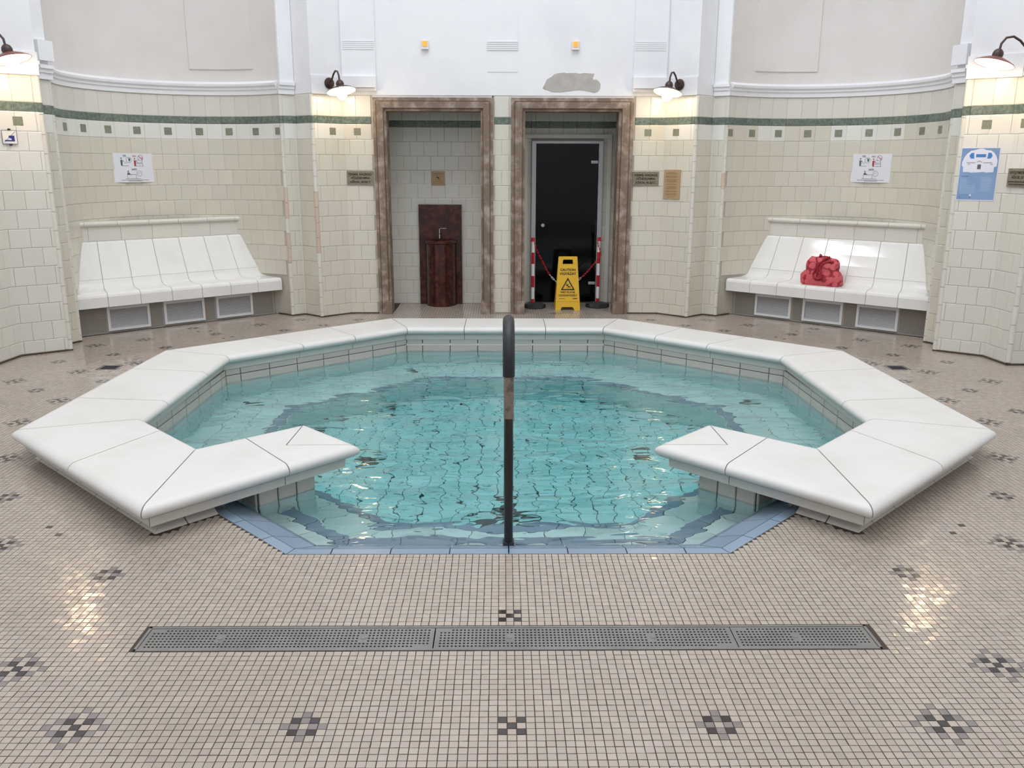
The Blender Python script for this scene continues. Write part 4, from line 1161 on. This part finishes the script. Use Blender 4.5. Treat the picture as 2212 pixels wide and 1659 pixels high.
# ------------------------------------------------------------------ caution sign
cs = empty('wet_floor_sign', (.745, 10.1, 0), 'yellow folding wet floor caution sign standing in front of the black door', 'sign')
yf, yt, zt_ = 10.02, 10.125, .615
def sp(x, z, d=0.0, back=False):     # point on leaning panel
    u = z / zt_; y = (yf + (yt - yf) * u) if not back else (10.27 + (10.14 - 10.27) * u)
    n = -1 if not back else 1
    return (.742 - .03 + x + .03, y + n * d, z)
def panel(name, back):
    bm = bmesh.new()
    def hw(z): return .146 - .036 * z / zt_
    out = [(-hw(0), 0), (-.085, 0), (-.07, .038), (.06, .038), (.08, 0), (hw(0), 0), (hw(zt_), zt_), (-hw(zt_), zt_)]
    hole = [(-.062, .53), (.062, .53), (.058, .575), (.05, .583), (-.05, .583), (-.058, .575)]
    loops = [[Vector((x, z, 0)) for x, z in out], [Vector((x, z, 0)) for x, z in hole[::-1]]]
    tr = tessellate_polygon(loops); pts = [p for l in loops for p in l]
    fa = [bm.verts.new(sp(p.x, p.y, .006, back)) for p in pts]; fb = [bm.verts.new(sp(p.x, p.y, -.006, back)) for p in pts]
    for t_ in tr: bm.faces.new([fa[i] for i in t_]); bm.faces.new([fb[i] for i in t_[::-1]])
    k = 0
    for l in loops:
        n = len(l)
        for i in range(n): bm.faces.new((fa[k + i], fa[k + (i + 1) % n], fb[k + (i + 1) % n], fb[k + i]))
        k += n
    return setp(from_bm(name, bm, MT['yellow']), cs)
panel('front_panel', False); panel('back_panel', True)
setp(box('hinge_bar', (.742, 10.133, .612), (.21, .03, .012), MT['yellow'], None, .004), cs)
Zs = Vector((0, yt - yf, zt_)).normalized()
def onsign(x, z): p = Vector(sp(x, z, .0068)); return p
for s_, z, sz, b_ in (('CAUTION', .452, .040, .0014), ('VIGYÁZAT', .408, .040, .0014), ('WET FLOOR', .198, .030, .0011), ('CSÚSZÁSVESZÉLY', .163, .0275, .0009)):
    text('sign_lettering', s_, sz, MT['black'], onsign(0, z), (1, 0, 0), Zs, cs, bold=b_)
def sign_poly(pts2, holes=None, nm='warning_symbol', m='black', d=.0072):
    loops = [[Vector((x, z, 0)) for x, z in pts2]] + ([[Vector((x, z, 0)) for x, z in h[::-1]] for h in (holes or [])])
    tr = tessellate_polygon(loops); pts = [p for l in loops for p in l]
    o = link_mesh(nm, [sp(p.x, p.y, d) for p in pts], [tuple(t_) for t_ in tr], MT[m]); return setp(o, cs)
sign_poly([(-.082, .232), (.082, .232), (0, .378)], [[(-.059, .246), (.059, .246), (0, .350)]])
fig = [([(-.016, .308), (-.008, .312), (-.004, .305), (-.012, .300)]), ([(-.018, .300), (-.004, .296), (.012, .276), (.020, .270), (.014, .262), (-.002, .272), (-.014, .288)]),
       ([(.012, .276), (.036, .280), (.036, .275), (.016, .268)]), ([(.012, .270), (.020, .268), (.036, .252), (.030, .250)]), ([(-.004, .296), (.014, .306), (.016, .302), (.0, .290)]), ([(-.018, .298), (-.026, .282), (-.022, .281), (-.012, .290)]), ([(-.014, .266), (.014, .250), (.012, .248), (-.016, .262)])]
for p in fig: sign_poly(p)
for x0, x1, z, h in ((-.10, -.035, .132, .004), (.058, .112, .131, .009)): sign_poly([(x0, z), (x1, z), (x1, z + h), (x0, z + h)], nm='small_print')
sign_poly([(-.125, .100), (.12, .100), (.12, .102), (-.125, .102)], nm='crease_line', m='tan_txt')

# ------------------------------------------------------------------ barrier posts and chain
for s, x, y, rb, lab in ((-1, .335, 10.20, .125, 'red and white striped barrier post left of the yellow sign'), (1, 1.117, 10.27, .14, 'red and white striped barrier post right of the yellow sign')):
    p = empty('barrier_post', (x, y, 0), lab, 'barrier post', 'chain barrier posts')
    bx_ = .03 if s < 0 else .0
    lathe('rubber_base', [(0, 0), (rb, 0), (rb + .004, .01), (rb, .045), (rb * .6, .058), (.03, .066), (0, .066)], MT['base_rubber'], p, 8, (bx_, 0, 0), None, False)
    z = .062
    for k, (h, key) in enumerate(((.045, 'red_plastic'), (.14, 'white_plastic'), (.135, 'red_plastic'), (.14, 'white_plastic'), (.135, 'red_plastic'), (.13, 'white_plastic'))):
        lathe('pole_band', [(.019, z), (.019, z + h)], MT[key], p, 16, (0, 0, 0)); z += h
    lathe('post_cap', [(.0, z), (.024, z), (.024, z + .006), (.021, z + .01), (.021, z + .042), (.0, z + .044)], MT['red_plastic'], p, 16)
    box('chain_hook', (.018 * s, 0, z + .004), (.045, .02, .005), MT['red_plastic'], p)
def chain(name, pts, white, label, grp=None):
    root = empty(name, Vector(pts[0]), label, 'chain', grp)
    P = [Vector(p) for p in pts]; seg = [(a - b).length for a, b in zip(P, P[1:])]; tot = sum(seg)
    nl = max(3, int(tot / .036)); i = 0
    def at(dist):
        k = 0
        while k < len(seg) - 1 and dist > seg[k]: dist -= seg[k]; k += 1
        return P[k] + (P[k + 1] - P[k]) * (dist / seg[k])
    for n in range(nl):
        a, b_ = at(tot * n / nl), at(tot * (n + 1) / nl); tt = (b_ - a).normalized(); mid = (a + b_) / 2
        sidev = tt.cross(Vector((0, 1, 0))).normalized() if n % 2 else Vector((0, 1, 0))
        L_ = (b_ - a).length / 2 + .006; w = .008; ring = []
        for k in range(12):
            an = 2 * PI * k / 12; ca, sa = math.cos(an), math.sin(an)
            ring.append(mid + tt * (L_ * math.copysign(abs(ca) ** .6, ca)) + sidev * (w * math.copysign(abs(sa) ** .6, sa)))
        key = 'white_plastic' if white[0] < (n + .5) / nl < white[1] else 'red_plastic'
        setp(tube('chain_link', ring, .0028, MT[key], None, 5, True), root)
def catenary(a, b, zmin, n=14):
    out = []
    for k in range(n + 1):
        u = k / n; zz = a[2] * (1 - u) + b[2] * u; sag = (min(a[2], b[2]) - zmin) * 4 * u * (1 - u) * 1.0
        out.append((a[0] + (b[0] - a[0]) * u, a[1] + (b[1] - a[1]) * u, zz - sag))
    return out
cpts = [(.345, 10.19, .79), (.365, 10.19, .72), (.40, 10.185, .64), (.44, 10.18, .57), (.48, 10.175, .49), (.52, 10.17, .415), (.57, 10.17, .355), (.63, 10.17, .30), (.70, 10.17, .275), (.77, 10.17, .28), (.84, 10.18, .31), (.90, 10.19, .355), (.95, 10.20, .40), (1.0, 10.22, .45), (1.05, 10.24, .51), (1.10, 10.245, .565), (1.14, 10.25, .62), (1.135, 10.25, .68), (1.10, 10.245, .75), (1.10, 10.25, .80)]
chain('barrier_chain', cpts, (.32, .62), 'red and white plastic chain sagging between the two striped posts')

# ------------------------------------------------------------------ wall plaques, notices, posters
def board(name, base, n, w, h, th, m, label, cat, group=None, zc=None, bev=.001):
    """base: centre on wall (x,y,z); n: room normal (2D). returns root mesh-object and frame helper"""
    N_ = Vector((n[0], n[1], 0)).normalized(); Z = Vector((0, 0, 1)); X = Z.cross(N_)   # X to the right seen from the room
    root = empty(name, Vector(base), label, cat, group)
    bm = bmesh.new(); bm_box(bm, (0, 0, 0), (w, th, h), bev)
    R = Matrix((X, -N_, Z)).transposed(); 
    bmesh.ops.transform(bm, matrix=R.to_4x4(), verts=bm.verts)
    bmesh.ops.translate(bm, verts=bm.verts, vec=Vector(base) + N_ * (th / 2))
    setp(from_bm('panel', bm, m), root)
    P = lambda x, z, d=.0006: Vector(base) + X * x + Z * z + N_ * (th + d)
    return root, P, X, N_
def flat(root, P, pts, m, nm, d=.0008, holes=None):
    loops = [[Vector((x, z, 0)) for x, z in pts]] + ([[Vector((x, z, 0)) for x, z in h[::-1]] for h in (holes or [])])
    tr = tessellate_polygon(loops); q = [p for l in loops for p in l]
    return setp(link_mesh(nm, [P(p.x, p.y, d) for p in q], [tuple(t_) for t_ in tr], MT[m]), root)
def rect(x0, x1, z0, z1): return [(x0, z0), (x1, z0), (x1, z1), (x0, z1)]
def circ(cx, cz, r, n=20): return [(cx + r * math.cos(2 * PI * k / n), cz + r * math.sin(2 * PI * k / n)) for k in range(n)]
def strokes(root, P, segs, wd, m, nm, d=.0009):
    v = []; f = []
    for (x0, z0), (x1, z1) in segs:
        dx, dz = x1 - x0, z1 - z0; L = math.hypot(dx, dz) or 1; ox, oz = -dz / L * wd / 2, dx / L * wd / 2; k = len(v)
        v += [P(x0 + ox, z0 + oz, d), P(x0 - ox, z0 - oz, d), P(x1 - ox, z1 - oz, d), P(x1 + ox, z1 + oz, d)]; f.append((k, k + 1, k + 2, k + 3))
    return setp(link_mesh(nm, v, f, MT[m]), root)
for s, xc, w_ in ((-1, -1.592, 'left of the left doorway'), (1, 1.558, 'right of the right doorway')):
    root, P, X, N_ = board('stone_plaque', (xc, 9.782, 1.512), (0, -1), .292, .150, .014, MT['plaque'], 'grey stone plaque with engraved steam chamber text %s' % w_, 'plaque', 'engraved plaques beside the doorways')
    for s_, z, sz in (('TERMÁL KASZKÁD', .026, .0315), ('HŐLÉGKAMRA', -.012, .0315), ('HŐFOK: 40-50°C', -.055, .0315)):
        text('engraved_text', s_, sz, MT['letters'], P(0, z), X, (0, 0, 1), root, bold=.001, sx=.97)
# plaque at the far right edge, on the right pier
pn = Vector((C8[1] - C9[1], -(C8[0] - C9[0]), 0)); n89 = Vector((-1, -.06, 0)).normalized()
e910 = Vector(C9) - Vector(C8); n_ = Vector((e910.y, -e910.x)).normalized(); n_ = n_ if n_.x < 0 else -n_
cpos = Vector(C8) + e910.normalized() * .165
root, P, X, N_ = board('stone_plaque', (cpos.x + n_.x * .008, cpos.y + n_.y * .008, 1.562), n_, .30, .150, .014, MT['plaque'], 'grey stone plaque cut off by the right edge of the picture beside the blue poster', 'plaque')
for s_, z, sz in (('GYÓGYMEDENCE', .030, .0315), ('HŐFOK: 36°C', -.008, .0315)):
    text('engraved_text', s_, sz, MT['letters'], P(0, z), X, (0, 0, 1), root, bold=.0006)
strokes(root, P, [((-.135 + .022 * k, -.034), (-.118 + .022 * k, -.034)) for k in range(12)] + [((-.12 + .022 * k, -.056), (-.104 + .022 * k, -.056)) for k in range(11)], .011, 'letters', 'small_engraving')
# tan notice on the angled wall right
e01 = (Vector(C1) - Vector(C0)).normalized(); n01 = Vector((e01.y, -e01.x)); n01 = n01 if n01.y < 0 else -n01
cp = Vector(C0) + e01 * .128
root, P, X, N_ = board('tan_notice', (cp.x + n01.x * .009, cp.y + n01.y * .009, 1.452), n01, .205, .312, .01, MT['tan'], 'tall tan notice board with brown printed rules right of the right doorway', 'notice')
seg = []; z = .128
for L_, wd in ((.09, 1), (.15, 0), (.14, 0), (0, 0), (.155, 0), (.16, 0), (.14, 0), (0, 0), (.15, 0), (.14, 0), (.11, 0), (.16, 0), (0, 0), (.11, 1), (.15, 0), (0, 0), (.12, 1), (.15, 0), (.15, 0), (.13, 0), (0, 0), (.15, 0), (.15, 0), (0, 0), (.15, 0), (.13, 0), (.15, 0), (0, 0), (.11, 0)):
    if L_: seg += [((-L_ / 2 + .012 * k, z), (-L_ / 2 + .012 * k + .0095, z)) for k in range(int(L_ / .012))]
    z -= .0094
strokes(root, P, seg, .0042, 'tan_txt', 'printed_lines')
# small tan sign in the left alcove
root, P, X, N_ = board('tan_pictogram_sign', (-.790, 10.53, 1.498), (0, -1), .165, .162, .008, MT['tan'], 'small square tan sign with tap pictogram on tiles above the marble fountain', 'sign')
strokes(root, P, [((-.062 + .0135 * k, .052), (-.052 + .0135 * k, .052)) for k in range(10)], .009, 'tan_txt', 'sign_heading')
flat(root, P, rect(-.03, .032, -.022, .034), 'tan_txt', 'pictogram_frame', .0008, [rect(-.027, .029, -.019, .031)])
flat(root, P, [(-.018, .024), (-.005, .016), (.010, .012), (.014, -.002), (.016, -.014), (.006, -.014), (.004, .002), (-.012, .004), (-.015, .012)], 'letters', 'pictogram')
strokes(root, P, [((-.05 + .014 * k, -.042), (-.04 + .014 * k, -.042)) for k in range(8)] + [((-.055 + .014 * k, -.06), (-.045 + .014 * k, -.06)) for k in range(8)], .004, 'tan_txt', 'small_lines')

# white pictogram posters in the niches (curved with the wall -> flat sheet tangent)
for s, lab in ((-1, 'white paper poster with YES NO SAFE pictograms in the left niche'), (1, 'white paper poster with YES NO SAFE pictograms in the right niche')):
    am = math.radians(41.3 if s < 0 else 42.0); R = NR - .028
    ctr = (s * (NC[0] + R * math.cos(am)), NC[1] + R * math.sin(am), 1.613 if s < 0 else 1.632)
    root, P, X, N_ = board('safety_poster', ctr, (-s * math.cos(am), -math.sin(am)), .44, .30, .0015, MT['paper'], lab, 'poster', 'pictogram posters above the benches', bev=0)
    k_ = .44 / 1900.0
    def pp(u, v): return ((u - 1110) * k_, (830 - v) * k_)
    for s_, u, v, sz, key in (('YES', 715, 340, .026, 'ink'), ('NO', 1185, 350, .026, 'ink_red'), ('SAFE', 1125, 940, .028, 'ink')):
        x, z = pp(u, v); text('poster_word', s_, sz, MT[key], P(x, z), X, (0, 0, 1), root, bold=.0004)
    def person(u0, v0, key, half=False):
        fl = []
        flat(root, P, [(pp(u0, v0)[0] + .0075 * math.cos(a * PI / 5), pp(u0, v0)[1] + .0075 * math.sin(a * PI / 5)) for a in range(10)], 'ink', 'figure_head')
        b_ = [(-42, 70), (42, 70), (50, 190), (42, 330), (-30, 330), (-40, 190)] if not half else [(-40, 50), (40, 55), (60, 140), (-60, 140)]
        flat(root, P, [pp(u0 + a, v0 + c) for a, c in b_], key, 'figure_body')
        strokes(root, P, [(pp(u0 + 30, v0 + 80), pp(u0 + 120, v0 + 150))], .006, key, 'figure_arm')
    person(560, 410, 'ink_green'); person(1185, 430, 'ink_red'); person(835, 990, 'ink', True)
    for u, v, r in ((905, 480, 130), (1470, 385, 130), (1340, 1085, 130)):
        x, z = pp(u, v); flat(root, P, circ(x, z, r * k_), 'ink', 'inset_circle', .0009, [circ(x, z, r * k_ * .90)])
    strokes(root, P, [(pp(905, 400), pp(935, 540)), (pp(970, 410), pp(935, 540))], .008, 'black', 'inset_drawing')
    strokes(root, P, [(pp(1380, 300), pp(1560, 480)), (pp(1540, 350), pp(1540, 430))], .006, 'ink_red', 'inset_drawing')
    strokes(root, P, [(pp(1270, 1050), pp(1310, 1050)), (pp(1270, 1110), pp(1320, 1110)), (pp(1350, 1060), pp(1400, 1060))], .004, 'ink', 'inset_drawing')
    strokes(root, P, [(pp(570, 740), pp(880, 740)), (pp(690, 610), pp(790, 610)), (pp(1260, 490), pp(1400, 490)), (pp(1260, 600), pp(1520, 600)), (pp(1260, 650), pp(1520, 650)), (pp(1520, 510), pp(1560, 740)), (pp(1160, 755), pp(1590, 755)),
                      (pp(760, 1135), pp(1190, 1135)), (pp(765, 1135), pp(785, 1310)), (pp(1180, 1135), pp(1200, 1310)), (pp(690, 1315), pp(1410, 1315))], .0035, 'ink', 'diagram_lines')
    strokes(root, P, [(pp(490 + 46 * q, 1378), pp(528 + 46 * q, 1378)) for q in range(28)] + [(pp(820 + 46 * q, 1418), pp(856 + 46 * q, 1418)) for q in range(14)], .0048, 'ink', 'caption_lines')

# blue plan poster on the right pier (C7-C8)
e78 = (Vector(C8) - Vector(C7)).normalized(); n78 = Vector((e78.y, -e78.x)); n78 = n78 if n78.x < 0 else -n78
cp = Vector(C7) + e78 * .172
root, P, X, N_ = board('plan_poster', (cp.x + n78.x * .009, cp.y + n78.y * .009, 1.587), n78, .305, .448, .002, MT['poster_light'], 'blue poster with a white building plan on the right tiled pier', 'poster', bev=0)
flat(root, P, rect(-.146, .146, -.216, .218), 'poster_blue', 'blue_field', .0008)
flat(root, P, [(-.134, .10), (-.122, .14), (-.105, .17), (-.075, .196), (-.035, .205), (-.01, .214), (.02, .214), (.04, .203), (.08, .198), (.105, .18), (.125, .15), (.138, .115), (.136, .065), (.118, .06), (.116, .018), (.06, .014), (.045, .02), (.0, .016), (-.06, .012), (-.07, .018), (-.12, .018), (-.122, .06), (-.134, .07)], 'poster_light', 'plan_outline', .0012)
flat(root, P, rect(-.032, .045, .142, .168), 'poster_pool', 'plan_pool', .0016)
for d in (-1, 1):
    flat(root, P, [(.006 + d * (.05 + .0), .13), (.006 + d * .055, .18), (.006 + d * .078, .178), (.006 + d * .09, .155), (.006 + d * .078, .132)], 'poster_pool', 'plan_pool', .0016)
flat(root, P, rect(-.012, .016, .042, .082), 'ink', 'plan_block', .0016)
strokes(root, P, [((-.10, .096), (-.03, .096)), ((.03, .096), (.10, .096)), ((-.09, .084), (-.072, .084)), ((.085, .084), (.105, .084)), ((-.02, .1), (0, .112)), ((0, .112), (.02, .1))], .004, 'ink', 'plan_marks', .0016)
strokes(root, P, [((-.13 , -.04 - .0095 * k), (-.13 + (.05 if k < 6 else .12), -.04 - .0095 * k)) for k in range(14)] + [((.03, -.028 - .0095 * k), (.03 + .07 + .01 * ((k * 7) % 3), -.028 - .0095 * k)) for k in range(13)], .004, 'poster_text', 'legend_lines', .0012)
strokes(root, P, [((-.125 + .012 * k, -.018), (-.117 + .012 * k, -.018)) for k in range(5)] + [((-.128, -.196), (-.118, -.196)), ((-.048, -.196), (-.038, -.196))], .006, 'ink', 'legend_heading', .0012)
flat(root, P, circ(-.04, -.178, .008, 12), 'poster_light', 'legend_dot', .0013)

# framed no-shoes sign at the far left (mirrored pier)
cpL = Vector((-C7[0], C7[1])) + (Vector((-C8[0], C8[1])) - Vector((-C7[0], C7[1]))).normalized() * .27
nL = Vector((-n78.x, n78.y))
root = empty('pictogram_frame_sign', (cpL.x + nL.x * .02, cpL.y + nL.y * .02, 1.868), 'square wire framed clear sign with blue shoe pictogram on the left tiled pier', 'sign')
Xn = Vector((0, 0, 1)).cross(Vector((nL.x, nL.y, 0)))
P = lambda x, z, d=.0006: Vector((cpL.x + nL.x * (.02 + d), cpL.y + nL.y * (.02 + d), 1.868)) + Xn * x + Vector((0, 0, z))
setp(tube('wire_frame', [P(a, b) for a, b in ((-.055, -.055), (.055, -.055), (.055, .055), (-.055, .055))], .0022, MT['navy'], None, 6, True), root)
flat(root, P, rect(-.053, .053, -.053, .053), 'glass_plate', 'clear_panel', 0)
flat(root, P, [(-.04, -.035), (.036, -.035), (.036, .012), (-.005, .012), (-.01, -.01), (-.035, -.015)], 'navy', 'shoe_symbol', .001)
flat(root, P, [(-.038, -.024), (.014, -.024), (.012, -.014), (-.008, -.004), (-.032, -.012)], 'paper', 'shoe_highlight', .0014)
strokes(root, P, [((-.045, -.045), (.045, .045))], .003, 'navy', 'strike_line', .0018)
for z in (.062, -.062):
    p = P(0, z, 0); setp(lathe('fixing_knob', [(0, -.02), (.008, -.018), (.008, .008), (.005, .012), (0, .012)], MT['lamp_brown'], None, 10, p, Matrix.Rotation(math.radians(90), 3, 'X')), root)

# cement patch above the right doorway
pts = [(.405, 2.455), (.43, 2.50), (.45, 2.545), (.50, 2.575), (.53, 2.60), (.57, 2.612), (.64, 2.618), (.66, 2.612), (.76, 2.616), (.80, 2.608), (.86, 2.616), (.92, 2.61), (.965, 2.608), (.955, 2.585), (.948, 2.562), (.955, 2.545), (.985, 2.55), (1.015, 2.53), (1.035, 2.50), (1.03, 2.455), (1.01, 2.425), (.97, 2.41), (.93, 2.42), (.88, 2.43), (.80, 2.44), (.70, 2.428), (.60, 2.415), (.50, 2.418), (.475, 2.43), (.44, 2.44)]
v = [(x, 9.7785, z) for x, z in pts] + [(x, 9.765, z) for x, z in pts]; n = len(pts)
bm = bmesh.new(); vs = [bm.verts.new((x, 9.782, z)) for x, z in pts]; wv = [bm.verts.new((.72 + (x - .72) * .985, 9.7755, 2.515 + (z - 2.515) * .97)) for x, z in pts]
for i in range(n): bm.faces.new((vs[i], vs[(i + 1) % n], wv[(i + 1) % n], wv[i]))
ff = bm.faces.new(wv); ff.normal_update(); bmesh.ops.triangulate(bm, faces=[ff])
tag(from_bm('plaster_repair_patch', bm, MT['cement']), 'irregular grey cement repair patch on the white wall above the right doorway', 'wall patch')

# orange indicator lights
for x, w_ in ((-.850, 'left'), (.753, 'right')):
    r = empty('indicator_light', (x, 9.76, 2.895), 'small square orange glowing indicator light high above the %s doorway' % w_, 'indicator light', 'orange indicator lights')
    box('housing', (0, .005, -.006), (.075, .02, .088), MT['white_paint'], r, .003)
    box('orange_lens', (0, -.008, .004), (.054, .014, .056), MT['orange'], r, .006)
    box('drip_ledge', (0, -.005, -.048), (.08, .03, .005), MT['white_paint'], r)

# ------------------------------------------------------------------ wall lamps
def wall_lamp(base, n, label, key, power, reach=.22, side=0.0, grp='brown enamel wall lamps'):
    r = empty('wall_lamp', Vector(base), label, 'lamp', grp, math.atan2(n[1], n[0]))
    # local x = out of the wall
    Rx = Matrix.Rotation(math.radians(90), 3, 'Y')
    lathe('mount_disc', [(0, 0), (.056, 0), (.058, .008), (.054, .018), (.03, .026), (0, .028)], MT['lamp_brown'], r, 24, (0, 0, 0), Rx)
    k = reach / .22
    tube('arm', [(.02, 0, .0), (.06 * k, 0, .03), (.10 * k, 0, .085), (.14 * k, 0, .115), (.18 * k, 0, .105), (.205 * k, 0, .06), (.212 * k, 0, .0)], .0095, MT['lamp_brown'], r, 10)
    tilt = Matrix.Rotation(math.radians(-16), 3, 'Y'); L = (.215 * k, 0, -.01)
    lathe('socket_cap', [(0, .03), (.02, .028), (.036, .012), (.042, -.008), (.04, -.03), (.036, -.04)], MT['lamp_brown'], r, 20, L, tilt)
    lathe('lamp_shade', [(.034, -.032), (.06, -.040), (.11, -.062), (.152, -.084), (.156, -.090), (.154, -.092)], MT[key], r, 36, L, tilt, True, False)
    lathe('shade_lining', [(.030, -.038), (.058, -.046), (.108, -.067), (.151, -.089)], MT['lamp_in'], r, 36, L, tilt, True, False)
    bl_ = lathe('bulb', [(0, -.178), (.020, -.175), (.038, -.162), (.049, -.140), (.050, -.118), (.040, -.092), (.024, -.07), (.02, -.045)], MT['bulb_near' if key == 'lamp_rust' else 'bulb'], r, 20, L, tilt)
    ld = bpy.data.lights.new('lamp_glow', 'POINT'); ld.energy = power; ld.color = (1.0, .70, .40); ld.shadow_soft_size = .05
    lo = bpy.data.objects.new('lamp_glow', ld); C.objects.link(lo); lo.parent = r
    off = tilt @ Vector((0, 0, -.235)); lo.location = (L[0] + off.x, 0, L[2] + off.z)
    return r
LP = 1.0
for s, w_ in ((-1, 'left'), (1, 'right')):
    n = Vector((s * n01.x, n01.y)) if False else Vector((-s * .664, -.748))
    p = Vector(C0) + e01 * .165
    wall_lamp((s * (p.x - .008), p.y - .018, 2.488), n, 'brown wall lamp with lit globe above the tiles just %s of the doorways' % w_, 'lamp_brown', LP)
    # near pier lamps on the face turned to the pool
    p = Vector(C8) + (Vector(C9) - Vector(C8)).normalized() * .10
    nn2 = Vector((-s, -.10)).normalized()
    wall_lamp((s * (p.x + .0), p.y - .03, 2.55), nn2, 'large wall lamp cut by the %s edge of the picture with reddish shade' % w_, 'lamp_rust', LP * 0.9, .335)

for o in C.objects:
    if o.parent and o.parent.name.split('.')[0] in ('handrail',): pass
bpy.context.view_layer.update()
